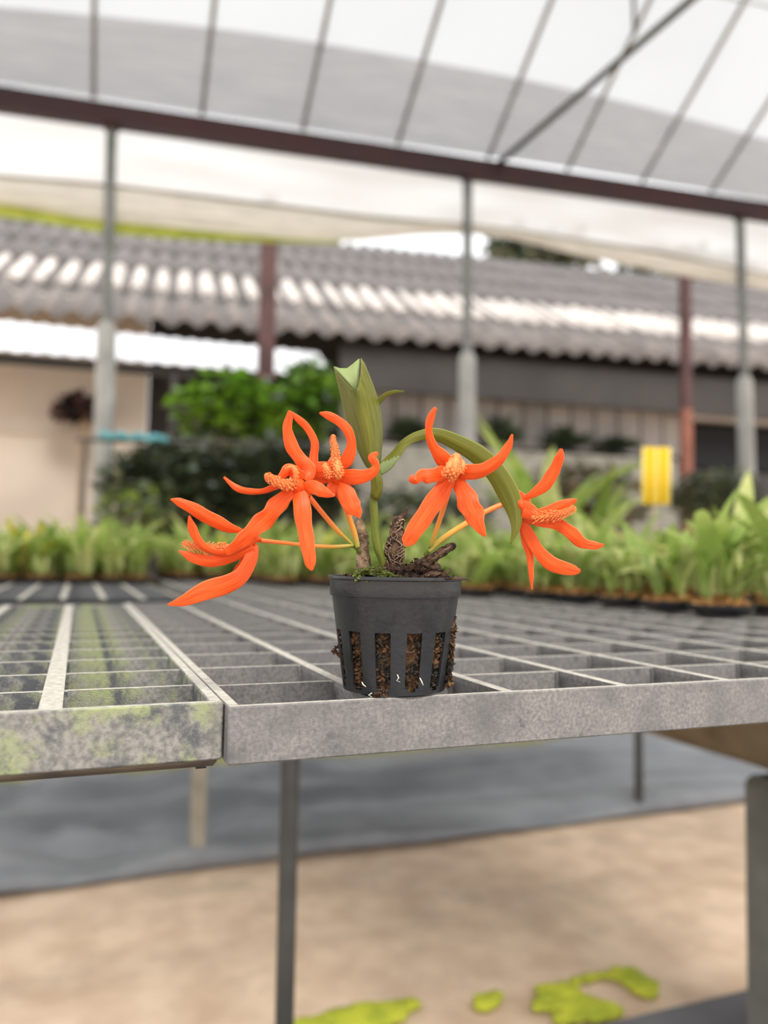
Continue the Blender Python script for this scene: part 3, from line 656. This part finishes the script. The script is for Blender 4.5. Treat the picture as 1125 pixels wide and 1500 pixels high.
S = [(240, 375, .392, 16), (270, 378, .393, 22), (300, 400, .394, 26), (320, 440, .397, 26)]
px_tube('flower_stalk', P3(S, 4.6875), 'stem_green', orc, 10, 10)
S = [(800, 370, .389, 14), (790, 400, .389, 24), (760, 440, .39, 26)]
px_tube('flower_stalk', P3(S, 4.6875), 'stem_green', orc, 10, 10)

# ---------------------------------------------------------------- nursery plants on the bench
def leaf_mesh(name, L_, w, arch, m, seg=9):
    bm = bmesh.new(); rows = []; p = Vector((0, 0, 0)); ang = R(78)
    for i in range(seg + 1):
        t = i / seg; ww = w * .5 * (math.sin(math.pi * min(1, t * .92 + .08)) ** .7) * (1 if t < .98 else .2)
        up_ = Vector((-math.sin(ang), 0, math.cos(ang)))
        rows.append([bm.verts.new(p + Vector((0, ww * q, 0)) + up_ * abs(q) * ww * .35) for q in (-1, 0, 1)])
        p = p + Vector((math.cos(ang), 0, math.sin(ang))) * (L_ / seg); ang -= R(arch) / seg
    for i in range(seg):
        for j in range(2): bm.faces.new((rows[i][j], rows[i][j + 1], rows[i + 1][j + 1], rows[i + 1][j])).smooth = True
    me = bpy.data.meshes.new(name); bm.to_mesh(me); bm.free(); me.materials.append(M[m]); return me
LM = [leaf_mesh('leaf', .10, .020, 60, 'leaf_nursery'), leaf_mesh('leaf', .125, .020, 85, 'leaf_nursery'), leaf_mesh('leaf', .09, .022, 40, 'leaf_nursery_pale'),
      leaf_mesh('leaf', .115, .023, 110, 'leaf_nursery_pale'), leaf_mesh('leaf', .135, .020, 50, 'leaf_nursery'), leaf_mesh('leaf', .07, .02, 100, 'leaf_yellow')]
def foliage_mesh(seed, n, lo, hi, pal=.35, sc=1):
    rg = random.Random(seed); bm = bmesh.new()
    for k in range(n):
        me = LM[rg.choice((0, 1, 2, 3, 4))]
        m = Matrix.Translation((rg.uniform(-.025, .025), rg.uniform(-.025, .025), rg.uniform(.018, .045))) @ Matrix.Rotation(rg.random() * 6.283, 4, 'Z') @ Matrix.Scale(rg.uniform(lo, hi) * sc, 4)
        st = len(bm.verts); fc = len(bm.faces); bm.from_mesh(me); bm.verts.ensure_lookup_table(); bm.faces.ensure_lookup_table()
        bmesh.ops.transform(bm, matrix=m, verts=bm.verts[st:])
        mi = 1 if rg.random() < pal else 0
        if rg.random() < .06: mi = 2
        for f in bm.faces[fc:]: f.material_index = mi
    for k in range(5):
        x, y = rg.uniform(-.02, .02), rg.uniform(-.02, .02)
        st = len(bm.faces); tube(bm, [(x, y, .014), (x * 1.2, y * 1.2, .04), (x * 1.4, y * 1.4, .07)], [.003, .006, .002], 7)
        bm.faces.ensure_lookup_table()
        for f in bm.faces[st:]: f.material_index = 1
    me = bpy.data.meshes.new('foliage'); bm.to_mesh(me); bm.free()
    for q in ('leaf_nursery', 'leaf_nursery_pale', 'leaf_yellow'): me.materials.append(M[q])
    return me
FM = [foliage_mesh(s, 24, .55, 1.15) for s in range(5)]
bm = bmesh.new(); NR = 28; prv = None
for r, z in ((.001, 0), (.030, 0), (.039, .010), (.0425, .0112), (.0425, .0145), (.037, .0145), (.036, .011), (.001, .011)):
    ring = [bm.verts.new((r * math.cos(6.2832 * j / NR), r * math.sin(6.2832 * j / NR), z)) for j in range(NR)]
    if prv:
        for j in range(NR): bm.faces.new((prv[j], prv[(j + 1) % NR], ring[(j + 1) % NR], ring[j]))
    prv = ring
potme = bpy.data.meshes.new('pot'); bm.to_mesh(potme); bm.free(); potme.materials.append(M['tray'])
bm = bmesh.new(); tube(bm, [(0, 0, 0), (0, 0, .03), (.002, 0, .055), (.003, 0, .07)], [.0025, .005, .004, .0015], 8); STM = bpy.data.meshes.new('stem'); bm.to_mesh(STM); bm.free(); STM.materials.append(M['leaf_nursery_pale'])
BKM = []
for s in range(3):
    bm = bmesh.new(); rg = random.Random(s)
    for k in range(130):
        a = rg.random() * 6.283; r = .034 * math.sqrt(rg.random())
        chip(bm, Vector((r * math.cos(a), r * math.sin(a), .012 + .016 * rg.random() * (1 - r / .05))), Vector((rg.random() - .5, rg.random() - .5, rg.random() * .3)), .01, .007, rg)
    me = bpy.data.meshes.new('bark'); bm.to_mesh(me); bm.free(); me.materials.append(M['bark']); BKM.append(me)
rg = random.Random(21)
ORD = ['first', 'second', 'third', 'fourth', 'fifth', 'sixth', 'seventh', 'eighth', 'ninth', 'tenth', 'eleventh', 'twelfth', 'thirteenth', 'fourteenth', 'fifteenth', 'sixteenth', 'seventeenth', 'eighteenth', 'nineteenth', 'twentieth']
def nth(k): return ORD[k] if k < 20 else 'twenty ' + ORD[k - 20]
def pot_plant(x, y, z, label, near, group):
    t = thing('potted_seedling', label, 'potted plant', (x, y, z), group); t.rotation_euler.z = rg.random() * 6.28
    local('pot', potme, t)
    b_ = local('bark', rg.choice(BKM), t); b_['kind'] = 'stuff'
    s = rg.uniform(.85, 1.15) * (1.08 if y > 2 else 1)
    if near:
        for k in range(17):
            o = local('leaf', LM[rg.choice((0, 1, 1, 2, 3, 4, 0, 2, 3, 5 if k > 13 else 4))], t)
            o.location = (rg.uniform(-.022, .022), rg.uniform(-.022, .022), rg.uniform(.016, .04)); o.rotation_euler = (rg.uniform(-.35, .35), rg.uniform(-.35, .35), rg.random() * 6.28); o.scale = [rg.uniform(.55, 1.15) * s] * 3
        for k in range(5):
            o = local('stem', STM, t); o.location = (rg.uniform(-.022, .022), rg.uniform(-.022, .022), .012); o.rotation_euler = (rg.uniform(-.2, .2), rg.uniform(-.2, .2), 0); o.scale = [rg.uniform(.7, 1.1)] * 3
    else:
        f = local('foliage', rg.choice(FM), t); f.scale = (s, s, s)
    return t
SUNK = ZT - .008 + .0004
for r_ in range(19):
    y = .80 + .105 * r_ - (.05 if r_ > 13 else 0)
    xs = []
    if r_ <= 13:
        x = (.79 if r_ <= 4 else .70 if r_ <= 7 else .60 if r_ <= 9 else .46)
        ncol = 2 if r_ < 2 else 4 if r_ < 6 else 7
        xs = [x + .098 * c for c in range(ncol)]
    else: xs = [-.92 + .05 * (r_ % 2) + .092 * c for c in range(33)]
    for c, x in enumerate(xs):
        x += rg.uniform(-.006, .006); yy = y + rg.uniform(-.006, .006)
        if .13 < x < .209: x = .15
        elif .209 <= x < .26: x = .262
        z = ZT + .0004 if x > .2 else SUNK
        lb = 'leafy seedling in round black pot, %s from the left in the %s row back' % (nth(c), nth(r_))
        near = (r_ <= 8 and c < 2)
        pot_plant(x, yy, z, lb, near, 'potted orchid seedlings on the bench')
# tall plants standing among the pots
def tall_plant(px, py, z, h, n, label, seed, m='leaf_nursery', w=.05, wide=.5):
    b_ = at(px, py, z); zt = ZT + .0006 if b_.x > .2 else SUNK; t = thing('tall_orchid', label, 'potted plant', (b_.x, b_.y, zt)); rg_ = random.Random(seed)
    me = potme; local('pot', me, t); q = local('bark', BKM[0], t); q['kind'] = 'stuff'
    for k in range(n):
        lm = leaf_mesh('leaf', h * rg_.uniform(.6, 1.0), w * rg_.uniform(.8, 1.2), rg_.uniform(15, 85) * wide * 2, m if rg_.random() < .7 else 'leaf_nursery_pale', 10)
        o = local('leaf', lm, t); o.location = (rg_.uniform(-.02, .02), rg_.uniform(-.02, .02), .016); o.rotation_euler.z = rg_.random() * 6.283
    return t
tall_plant(800, 760, 2.62, .62, 9, 'tall leafy orchid rising behind the seedlings, above the right flower', 3, w=.07)
tall_plant(872, 760, 2.55, .48, 7, 'tall broad leaved orchid just left of the yellow card', 5, w=.06)
tall_plant(1100, 760, 1.33, .26, 8, 'tall seedling with upright pale leaves at the right edge', 8, w=.038, wide=.35)

# yellow sticky card on a stick
cc = at(961, 697, 1.72); t = thing('sticky_card', 'yellow sticky insect card on a thin stick above the seedlings', 'insect trap', (cc.x, cc.y, ZT))
w_, h_ = 22.5 * 1.72 / F, 42 * 1.72 / F
mx = Matrix.Translation(cc) @ Matrix.Rotation(-YAW - R(4), 4, 'Z') @ Matrix.Rotation(R(1), 4, 'Y')
bm = bmesh.new()
box(bm, -w_ + .004, w_ - .004, -.0012, .0012, -h_, h_, mtx=mx)
obj('card', bm, 'yellow_card', t)
for k in range(-2, 3):
    bm = bmesh.new(); tube(bm, [mx @ Vector((k * w_ * .42, -.0012, -h_)), mx @ Vector((k * w_ * .42, -.0012, h_))], .0045 if k % 2 else .003, 8); obj('flute', bm, 'yellow_card' if k % 2 else 'card_edge', t)
bm = bmesh.new(); tube(bm, [(cc.x, cc.y + .006, ZT), (cc.x, cc.y + .006, cc.z + h_ * .7)], .0035, 8); obj('stick', bm, 'wood_stick', t)

# ---------------------------------------------------------------- greenhouse frame
BB = 5.7 * math.cos(BT)
bl, br = onB(0, 146, BB), onB(1125, 312, BB)
def beam_h(a): return bl[1] + (br[1] - bl[1]) * (a - bl[0]) / (br[0] - bl[0])
a0_, a1_ = bl[0] - 3, br[0] + 4
bm = bmesh.new(); pts = [B(a, BB, beam_h(a)) for a in (a0_, (a0_ + a1_) / 2, a1_)]
hb = .07
def prism(bm, p, q, w, h, mi=0):
    d = (q - p).normalized(); s = d.cross(Vector((0, 0, 1))).normalized(); u = s.cross(d); vs = []
    for c in (p, q): vs.append([bm.verts.new(c + s * x * w / 2 + u * y * h / 2) for x, y in ((-1, -1), (1, -1), (1, 1), (-1, 1))])
    for i in range(4): bm.faces.new((vs[0][i], vs[0][(i + 1) % 4], vs[1][(i + 1) % 4], vs[1][i])).material_index = mi
    bm.faces.new(list(reversed(vs[0]))); bm.faces.new(vs[1])
    bmesh.ops.recalc_face_normals(bm, faces=bm.faces)
prism(bm, pts[0], pts[2], .10, .14)
struct(obj('trim_2', bm, 'paint_red'), 'dark red steel beam running under the roof across the whole view', 'beam')
posts = [(163, 200, 152, 640, 'grey steel post at the left in front of the beige wall'), (685, 262, 684, 680, 'grey steel post in the middle behind the right front flower'), (1084, 325, 1094, 690, 'grey steel post at the right edge of the view')]
for (x0, y0, x1, y1, lb) in posts:
    ta, th_ = onB(x0, y0, BB); ba, bh = onB(x1, y1, BB); top = B(ta, BB, beam_h(ta) - .069)
    sl = (ba - ta) / (bh - th_); foot = B(ta + sl * (0 - th_), BB, 0)
    t = thing('greenhouse_post', lb, 'post', foot)
    bm = bmesh.new(); tube(bm, [foot.lerp(top, .3), top], .036, 16); obj('upper_tube', bm, 'post_grey', t)
    bm = bmesh.new(); tube(bm, [foot, foot.lerp(top, .63), foot.lerp(top, .64)], [.066, .064, .045], 18); obj('sleeve', bm, 'post_base', t)
    bm = bmesh.new(); tube(bm, [top - Vector((0, 0, .03)), top], .05, 16); obj('cap_plate', bm, 'paint_red', t)
# rafters in the plane of the roof
RD = ray(125, 1700).normalized()                      # down the roof, away from the lens
rb = [(-40, 112), (137, 140), (296, 165), (444, 190), (583, 210), (716, 232), (832, 250), (942, 268), (1043, 284), (1135, 298), (1220, 312)]
RL = 3.7
def beam_pt(px, py, dh=.10):
    a, h = onB(px, py, BB); return B(a, BB, beam_h(a) + dh)
def up_roof(p, l): return p - RD * l
rn = (beam_pt(0, 146) - beam_pt(1125, 312)).cross(RD).normalized()
if rn.z < 0: rn = -rn
PL = beam_pt(-500, 60); PR = beam_pt(1700, 380)
bm = bmesh.new()
def quad_grid(bm, p00, p10, p01, p11, nu, nv, amp=0, nrm=Vector((0, 0, 1)), fq=1.5, mi=0):
    V = [[bm.verts.new(p00.lerp(p10, i / nu).lerp(p01.lerp(p11, i / nu), j / nv) + nrm * (amp * noise.noise(Vector((i / nu * fq * 9, j / nv * fq, 3))))) for j in range(nv + 1)] for i in range(nu + 1)]
    for i in range(nu):
        for j in range(nv):
            f = bm.faces.new((V[i][j], V[i + 1][j], V[i + 1][j + 1], V[i][j + 1])); f.smooth = True; f.material_index = mi
quad_grid(bm, PL + rn * .05, PR + rn * .05, up_roof(PL, RL) + rn * .05, up_roof(PR, RL) + rn * .05, 40, 8, .01, rn)
rl = up_roof(PL, RL) + rn * .05; rr_ = up_roof(PR, RL) + rn * .05
dn = Vector((-RD.x, -RD.y, RD.z))
quad_grid(bm, rl, rr_, rl + dn * 4.4, rr_ + dn * 4.4, 40, 8, .01, rn)
struct(obj('ceiling', bm, 'film'), 'white translucent plastic roof film of the greenhouse', 'roof')
for k, (px, py) in enumerate(rb):
    p = beam_pt(px, py) + rn * .02; bm = bmesh.new(); tube(bm, [p, up_roof(p, RL)], .017, 10)
    struct(obj('trim_%d' % (k + 3), bm, 'rafter'), '%s thin roof rafter from the left under the film' % nth(k), 'rafter')
for k, l in enumerate((1.35, RL)):                     # purlins: seam line and ridge
    bm = bmesh.new(); tube(bm, [up_roof(PL, l) + rn * .045, up_roof(PR, l) + rn * .045], .006 if k == 0 else .02, 8)
    struct(obj('trim_%d' % (20 + k), bm, 'rafter'), ['thin wire along the roof film', 'ridge tube of the roof'][k], 'rafter')
# shade net band below the film: up to the measured upper edge
def roof_hit(px, py, off):
    p0 = beam_pt(500, 200) + rn * off; r = ray(px, py); return CAMPOS + r * ((p0 - CAMPOS).dot(rn) / r.dot(rn))
up_edge = smooth_pts([(-260, -12), (0, 10), (320, 42), (580, 82), (840, 132), (1125, 205), (1400, 285)], 60)
lo_edge = smooth_pts([(-260, 88), (0, 125), (320, 172), (580, 212), (840, 248), (1125, 296), (1400, 345)], 60)
bm = bmesh.new(); prv = None
for i in range(61):
    p, q = roof_hit(*up_edge[i], -.03), roof_hit(*lo_edge[i], -.03)
    row = [bm.verts.new(q.lerp(p, j / 12) - rn * (.03 * math.sin(math.pi * j / 12) + .008 * noise.noise(Vector((i * .4, j * .5, 0))))) for j in range(13)]
    if prv:
        for j in range(12): bm.faces.new((prv[j], row[j], row[j + 1], prv[j + 1])).smooth = True
    prv = row
tag(obj('shade_net', bm, 'net'), 'grey shade net stretched under the lower part of the plastic roof', 'shade net')
# diagonal brace
p = beam_pt(725, 240, .05); q = roof_hit(1010, 2, -.45)
q = at(1012, 0, (p - CAMPOS).dot(fw) - 1.6)
bm = bmesh.new(); tube(bm, [p, p + (q - p) * 1.5], .023, 12)
tag(obj('diagonal_brace', bm, 'tube_green'), 'olive green tube rising diagonally from the red beam to the upper right', 'brace')
bm = bmesh.new(); zz = (p.lerp(q, .68) - CAMPOS).dot(fw); tube(bm, [at(930, 52, zz), at(926, -60, zz - .1)], .012, 8)
tag(obj('hanger_tube', bm, 'tube_green'), 'thin tube meeting the diagonal brace near the top edge', 'brace')
# curtain hanging below the beam and its rolled hem
cr = smooth_pts([(-300, 236), (0, 262), (163, 276), (400, 304), (560, 323), (684, 332), (800, 348), (960, 372), (1084, 398), (1400, 460)], 60)
bo = smooth_pts([(-300, 268), (0, 300), (163, 326), (400, 352), (500, 356), (620, 346), (700, 346), (800, 370), (960, 400), (1084, 420), (1400, 480)], 60)
gr_ = smooth_pts([(-300, 290), (0, 318), (163, 342), (300, 352), (420, 356), (500, 358)], 40)
BCu = BB + .09
bm = bmesh.new(); prv = None
for i in range(61):
    a, h = onB(*cr[i], BCu)
    row = [bm.verts.new(B(a, BCu + .05 * noise.noise(Vector((a * 1.2, j * .3, 0))), h + (beam_h(a) - .02 - h) * j / 8)) for j in range(9)]
    if prv:
        for j in range(8): bm.faces.new((prv[j], row[j], row[j + 1], prv[j + 1])).smooth = True
    prv = row
cu = obj('side_curtain', bm, 'curtain'); tag(cu, 'white plastic side curtain hanging from the red beam', 'curtain')
bm = bmesh.new(); prv = None
for i in range(61):
    a, h0 = onB(*cr[i], BCu); a2, h1 = onB(*bo[i], BCu); row = []
    for j in range(9):
        t_ = j / 8; row.append(bm.verts.new(B(a, BCu - .03 - .05 * math.sin(math.pi * t_) - .012 * math.sin(t_ * 19 + a), h0 + (h1 - h0) * t_)))
    if prv:
        for j in range(8): bm.faces.new((prv[j], row[j], row[j + 1], prv[j + 1])).smooth = True
    prv = row
tube_ = bmesh.new(); tube(tube_, [B(*[(lambda q: (q[0], BCu - .045, q[1] - .005))(onB(*cr[i], BCu))][0]) for i in range(61)], .014, 8); obj('hem_crease', tube_, 'crease', cu)  # grey tube added to draw the dark crease line above the hem
o = obj('rolled_hem', bm, 'hem', cu); o['label'] = 'cream rolled up hem'
bm = bmesh.new(); prv = None
for i in range(41):
    s = i / 40; k_ = gr_[i]; a, h1 = onB(*k_, BCu)
    # upper edge from the hem's lower line
    yy = None
    for u in range(60):
        if bo[u][0] <= k_[0] <= bo[u + 1][0]: yy = bo[u][1] + (bo[u + 1][1] - bo[u][1]) * (k_[0] - bo[u][0]) / (bo[u + 1][0] - bo[u][0])
    a, h0 = onB(k_[0], (yy or k_[1]) - 10, BCu)
    row = [bm.verts.new(B(a, BCu + .02, h0)), bm.verts.new(B(a, BCu, min(h1, h0 - .004)))]
    if prv: bm.faces.new((prv[0], row[0], row[1], prv[1]))
    prv = row
o = obj('hem_strip', bm, 'hem_green', cu); o['label'] = 'yellow green algae stained strip under the hem'

# red posts of the shed behind
for (px, yt, ym, yb, b_, w_, lb) in ((389, 350, 552, 645, 6.6, .066, 'dark red steel post with orange lower part beside the climbing plant'), (1005, 420, 600, 700, 6.9, .045, 'thin dark red post with orange foot near the right post')):
    a, h = onB(px, ym, b_); _, hb_ = onB(px, yb, b_); _, ht = onB(px, yt - 60, b_)
    f = B(a, b_, 0); t = thing('red_post', lb, 'post', f)
    bm = bmesh.new(); box(bm, a - w_, a + w_, b_ - w_, b_ + w_, h, ht, BM); obj('upper_part', bm, 'red_post', t)
    bm = bmesh.new(); box(bm, a - w_, a + w_, b_ - w_, b_ + w_, 0, h, BM); obj('lower_part', bm, 'orange_post', t)

# ---------------------------------------------------------------- building behind
BE = 8.2
el = onB(0, 459, BE); er = onB(1125, 543, BE); EH = (el[1] + er[1]) / 2
bld = thing('neighbour_building', 'long low building with a corrugated fibre cement roof behind the greenhouse', 'building', B(3, BE + 2, 0))
SL = R(30); PIT = .27; SW, SLEN = 4 * PIT, 1.32
def sheet_mesh(m):
    bm = bmesh.new(); V = []
    for i in range(33):
        x = i / 32 * (SW + .06); z = .042 * math.cos(x / PIT * 2 * math.pi)
        V.append([bm.verts.new((x, y, z)) for y in (0, SLEN + .05)])
    for i in range(32):
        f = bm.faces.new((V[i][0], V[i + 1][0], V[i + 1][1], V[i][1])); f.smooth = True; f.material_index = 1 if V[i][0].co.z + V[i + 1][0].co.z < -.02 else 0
    me = bpy.data.meshes.new('roof_sheet'); bm.to_mesh(me); bm.free(); me.materials.append(M[m]); me.materials.append(M['tile_valley']); return me
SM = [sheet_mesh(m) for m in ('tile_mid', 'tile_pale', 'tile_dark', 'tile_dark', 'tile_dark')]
slope = (er[1] - el[1]) / (er[0] - el[0])
import itertools
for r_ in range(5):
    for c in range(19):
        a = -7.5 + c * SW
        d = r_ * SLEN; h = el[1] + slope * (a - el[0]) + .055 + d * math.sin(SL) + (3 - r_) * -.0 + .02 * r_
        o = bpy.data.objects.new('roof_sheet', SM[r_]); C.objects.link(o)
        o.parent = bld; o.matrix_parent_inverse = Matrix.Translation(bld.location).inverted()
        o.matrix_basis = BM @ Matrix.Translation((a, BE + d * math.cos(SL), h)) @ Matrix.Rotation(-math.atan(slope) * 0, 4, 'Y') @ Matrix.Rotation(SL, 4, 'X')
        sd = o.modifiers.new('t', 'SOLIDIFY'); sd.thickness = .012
def bbox(name, m, a0, a1, b0, b1, h0, h1, par=bld):
    bm = bmesh.new(); box(bm, a0, a1, b0, b1, h0, h1, BM); return obj(name, bm, m, par)
BW = BE + .8
# beige wall at the left, dark wall further right
aL = onB(-200, 600, BW)[0] - 3; aM = onB(330, 600, BW)[0]; aR = onB(1125, 600, BW)[0] + 4
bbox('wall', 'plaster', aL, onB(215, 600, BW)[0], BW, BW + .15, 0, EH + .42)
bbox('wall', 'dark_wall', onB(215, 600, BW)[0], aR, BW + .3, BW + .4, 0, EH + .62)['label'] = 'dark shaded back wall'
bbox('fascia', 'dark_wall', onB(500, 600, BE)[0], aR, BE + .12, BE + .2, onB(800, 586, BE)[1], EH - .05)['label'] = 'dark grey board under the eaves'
a = onB(500, 600, BE + .5)[0]; k = 0
while a < onB(985, 600, BE + .5)[0]:
    bbox('panel', 'panel', a, a + .29, BE + .5, BE + .54, onB(700, 652, BE + .5)[1], onB(700, 575, BE + .5)[1]); a += .325
bbox('counter', 'concrete', onB(480, 600, BE)[0], onB(1000, 600, BE)[0], BE + .1, BE + .5, 0, onB(700, 655, BE)[1])
bbox('opening', 'black', onB(1012, 600, BE + .4)[0], onB(1300, 600, BE + .4)[0], BE + .4, BE + .45, onB(1080, 688, BE + .4)[1], onB(1080, 628, BE + .4)[1])['label'] = 'black doorway opening'
bbox('sill', 'panel', onB(1012, 600, BE + .3)[0], onB(1300, 600, BE + .3)[0], BE + .25, BE + .4, onB(1080, 622, BE + .4)[1], onB(1080, 613, BE + .4)[1])
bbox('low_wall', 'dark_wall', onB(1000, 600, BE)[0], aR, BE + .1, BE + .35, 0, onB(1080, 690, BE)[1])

# lean-to with a bright zinc roof at the left
lt = thing('lean_to', 'low lean to with a bright zinc roof in front of the beige wall', 'shed', B(-2, 7.4, 0))
bf, bk = 7.0, BE - .35
f0 = onB(0, 513, bf); f1 = onB(378, 544, bf); k0 = onB(0, 470, bk); k1 = onB(440, 515, bk)
def lin(p, q, a): return p[1] + (q[1] - p[1]) * (a - p[0]) / (q[0] - p[0])
aend = onB(488, 560, bf)[0]; a = f0[0] - 2.2
while a < aend - .05:
    bm = bmesh.new(); a2 = min(a + .6, aend); V = []
    for i in range(13):
        x = a + (a2 - a) * i / 12; z = .012 * math.cos(i / 12 * 6.2832 * 4)
        V.append((bm.verts.new(B(x, bf, lin(f0, f1, x) + z)), bm.verts.new(B(x, bk, lin(k0, k1, x) + z))))
    for i in range(12): bm.faces.new((V[i][0], V[i + 1][0], V[i + 1][1], V[i][1]))
    solid(obj('zinc_sheet', bm, 'zinc', lt), .008); a += .6
for x in (f0[0] - 1, onB(255, 550, bf)[0], onB(478, 550, bf)[0]):
    bm = bmesh.new(); box(bm, x - .03, x + .03, bf + .05, bf + .11, 0, lin(f0, f1, x) - .02, BM); obj('post', bm, 'dark_wall', lt)
bm = bmesh.new(); prism(bm, B(f0[0] - 2, bf + .08, lin(f0, f1, f0[0] - 2) - .05), B(aend, bf + .08, lin(f0, f1, aend) - .05), .05, .08); obj('front_rafter', bm, 'dark_wall', lt)
bm = bmesh.new(); a, h = onB(0, 628, BW - .05); a2, _ = onB(125, 635, BW - .05); box(bm, a - 2, a2, BW - .03, BW - .002, h - .02, h + .02, BM); obj('wall_rail', bm, 'plaster', bld)

# shrubs, each with stems and a mass of leaves
def shrub(name, label, px, py, rx, ry, b_, n, ls, mats, seed, rb_=.5, foot=0, group=None):
    rg_ = random.Random(seed); a, h = onB(px, py, b_); sc = (B(a, b_, h) - CAMPOS).dot(fw) / F; rx *= sc; ry *= sc
    f = B(a, b_, foot); t = thing(name, label, 'shrub', f, group); bm = bmesh.new()
    for k in range(n):
        while True:
            v = Vector((rg_.uniform(-1, 1), rg_.uniform(-1, 1), rg_.uniform(-1, 1)))
            if v.length < 1 and v.length > .3 and noise.noise(v * 2 + Vector((seed, 0, 0))) > -.25: break
        c = B(a + v.x * rx, b_ + v.y * rb_, h + v.z * ry)
        d = Vector((rg_.gauss(0, 1), rg_.gauss(0, 1), rg_.gauss(0, .6))).normalized(); s = d.cross(Vector((rg_.gauss(0, .4), rg_.gauss(0, .4), 1))).normalized()
        nn = d.cross(s); l = ls * rg_.uniform(.6, 1.3); w = l * .32
        vs = [bm.verts.new(c + p) for p in (d * 0, d * l * .5 + s * w - nn * l * .05, d * l, d * l * .5 - s * w - nn * l * .05)]
        mid = bm.verts.new(c + d * l * .5 + nn * l * .06)
        mi = 0 if rg_.random() < .65 else (1 % len(mats))
        for i in range(4): fc = bm.faces.new((vs[i], vs[(i + 1) % 4], mid)); fc.material_index = mi; fc.smooth = True
    o = obj('foliage', bm, mats, t); o['kind'] = 'stuff'
    for k in range(4):
        bm = bmesh.new(); x = a + rg_.uniform(-.25, .25) * rx; q0 = B(x * .5 + a * .5, b_, foot); q1 = B(x, b_ + rg_.uniform(-.1, .1), h); q2 = B(a + rg_.uniform(-.6, .6) * rx, b_, h + ry * .7)
        tube(bm, [q0, q0.lerp(q1, .5), q1, q2], [.018, .015, .012, .005], 6); obj('stem', bm, 'bulb_tan', t)
shrub('climbing_shrub', 'bright green climbing shrub around the dark red post', 350, 600, 95, 48, 6.2, 1500, .13, ['leaf_bright', 'leaf_deep'], 1, .4)
shrub('climbing_shrub', 'green climbing shrub behind the upright leaf under the zinc roof', 450, 585, 50, 55, 6.3, 700, .12, ['leaf_bright', 'leaf_deep'], 2, .4)
shrub('shrub', 'dark grey green shrub below the climbing plant', 405, 715, 120, 72, 5.2, 2600, .10, ['leaf_deep', 'leaf_grey'], 3, .4)
shrub('shrub', 'dark green shrub in front of the beige wall beside the left post', 255, 715, 100, 74, 5.3, 1900, .10, ['leaf_deep', 'leaf_grey'], 4, .4)
shrub('shrub', 'sparse pale shrub at the foot of the left post', 200, 760, 60, 50, 4.9, 350, .09, ['leaf_grey', 'leaf_nursery'], 5, .3)
shrub('shrub', 'brownish dry shrub left of the yellow card', 850, 735, 105, 55, 5.4, 1800, .08, ['leaf_brown', 'leaf_grey'], 6, .4)
shrub('shrub', 'grey green shrub between the yellow card and the right post', 1045, 730, 60, 40, 5.3, 1200, .08, ['leaf_grey', 'leaf_deep'], 7, .4)
shrub('shrub', 'olive shrub behind the pale card stick in the middle', 620, 760, 110, 45, 5.2, 1200, .08, ['leaf_grey', 'leaf_deep'], 8, .4)
shrub('shrub', 'small dark bush growing against the beige wall', 118, 598, 40, 22, BW - .25, 500, .10, ['red_post', 'black'], 9, .15)
CH = onB(700, 655, BE)[1]
for k, (px, py, rx, ry) in enumerate(((600, 640, 34, 18), (735, 630, 34, 24), (830, 640, 38, 18), (905, 645, 34, 12))):
    a, h = onB(px, py, BE + .3); rg_ = random.Random(50 + k)
    t = thing('dark_pot_plant', ['dark pot plant on the counter behind the arching leaf', 'tall dark pot plant on the counter right of the middle post', 'dark pot plant on the counter above the rightmost flower', 'low dark pot plant on the counter left of the yellow card'][k], 'potted plant', B(a, BE + .3, CH))
    bm = bmesh.new(); c = B(a, BE + .3, CH); tube(bm, [c, c + Vector((0, 0, .12))], [.07, .1], 14); obj('pot', bm, 'tray', t)
    bm = bmesh.new()
    for q in range(220):
        an = rg_.random() * 6.283; el_ = rg_.uniform(.1, 1.4); l = rg_.uniform(.5, 1) * rx / F * 14; d = Vector((math.cos(an) * math.cos(el_), math.sin(an) * math.cos(el_), math.sin(el_) * ry / rx * 1.4))
        s = d.cross(Vector((0, 0, 1))).normalized() * .02; b0 = c + Vector((0, 0, .11)); e = b0 + d * l
        m_ = b0.lerp(e, .6) + Vector((0, 0, .02)); bm.faces.new([bm.verts.new(v) for v in (b0, m_ + s, e, m_ - s)])
    o = obj('foliage', bm, 'leaf_deep', t); o['kind'] = 'stuff'
# trees behind the ridge
for k, (px, py, rx, ry, lb) in enumerate(((790, 372, 90, 26, 'tree showing above the building ridge right of the middle post'), (1000, 400, 120, 30, 'tree behind the building ridge at the right'))):
    shrub('tree', lb, px, py, rx, ry, 15.5, 900, .3, ['leaf_deep', 'leaf_grey'], 30 + k, .8)
# rail with cyan netting behind the shrubs
a, h = onB(190, 648, 4.9); a2, h2 = onB(470, 652, 4.9)
bm = bmesh.new(); tube(bm, [B(a - .3, 4.9, h), B(a2, 4.9, h2)], .012, 8); rl_ = obj('tube_barrier', bm, 'pipe_dark')
tag(rl_, 'thin grey tube barrier in front of the dark shrubs', 'barrier')
for x in (a - .25, a2 - .05):
    bm = bmesh.new(); tube(bm, [B(x, 4.9, 0), B(x, 4.9, h)], .012, 8); obj('upright', bm, 'pipe_dark', rl_)
bm = bmesh.new(); a3, _ = onB(248, 648, 4.9); pts = []
for i in range(14): t_ = i / 13; pts.append(B(a - .18 + (a3 - a + .18) * t_, 4.88, h + .03 + .012 * math.sin(i * 1.9)))
tube(bm, pts, [.01] + [.02 + .008 * math.sin(i * 2.3) for i in range(12)] + [.008], 9, jit=.3)
tag(obj('netting_roll', bm, 'cyan'), 'pale cyan roll of netting on the rail beside the left post', 'netting')
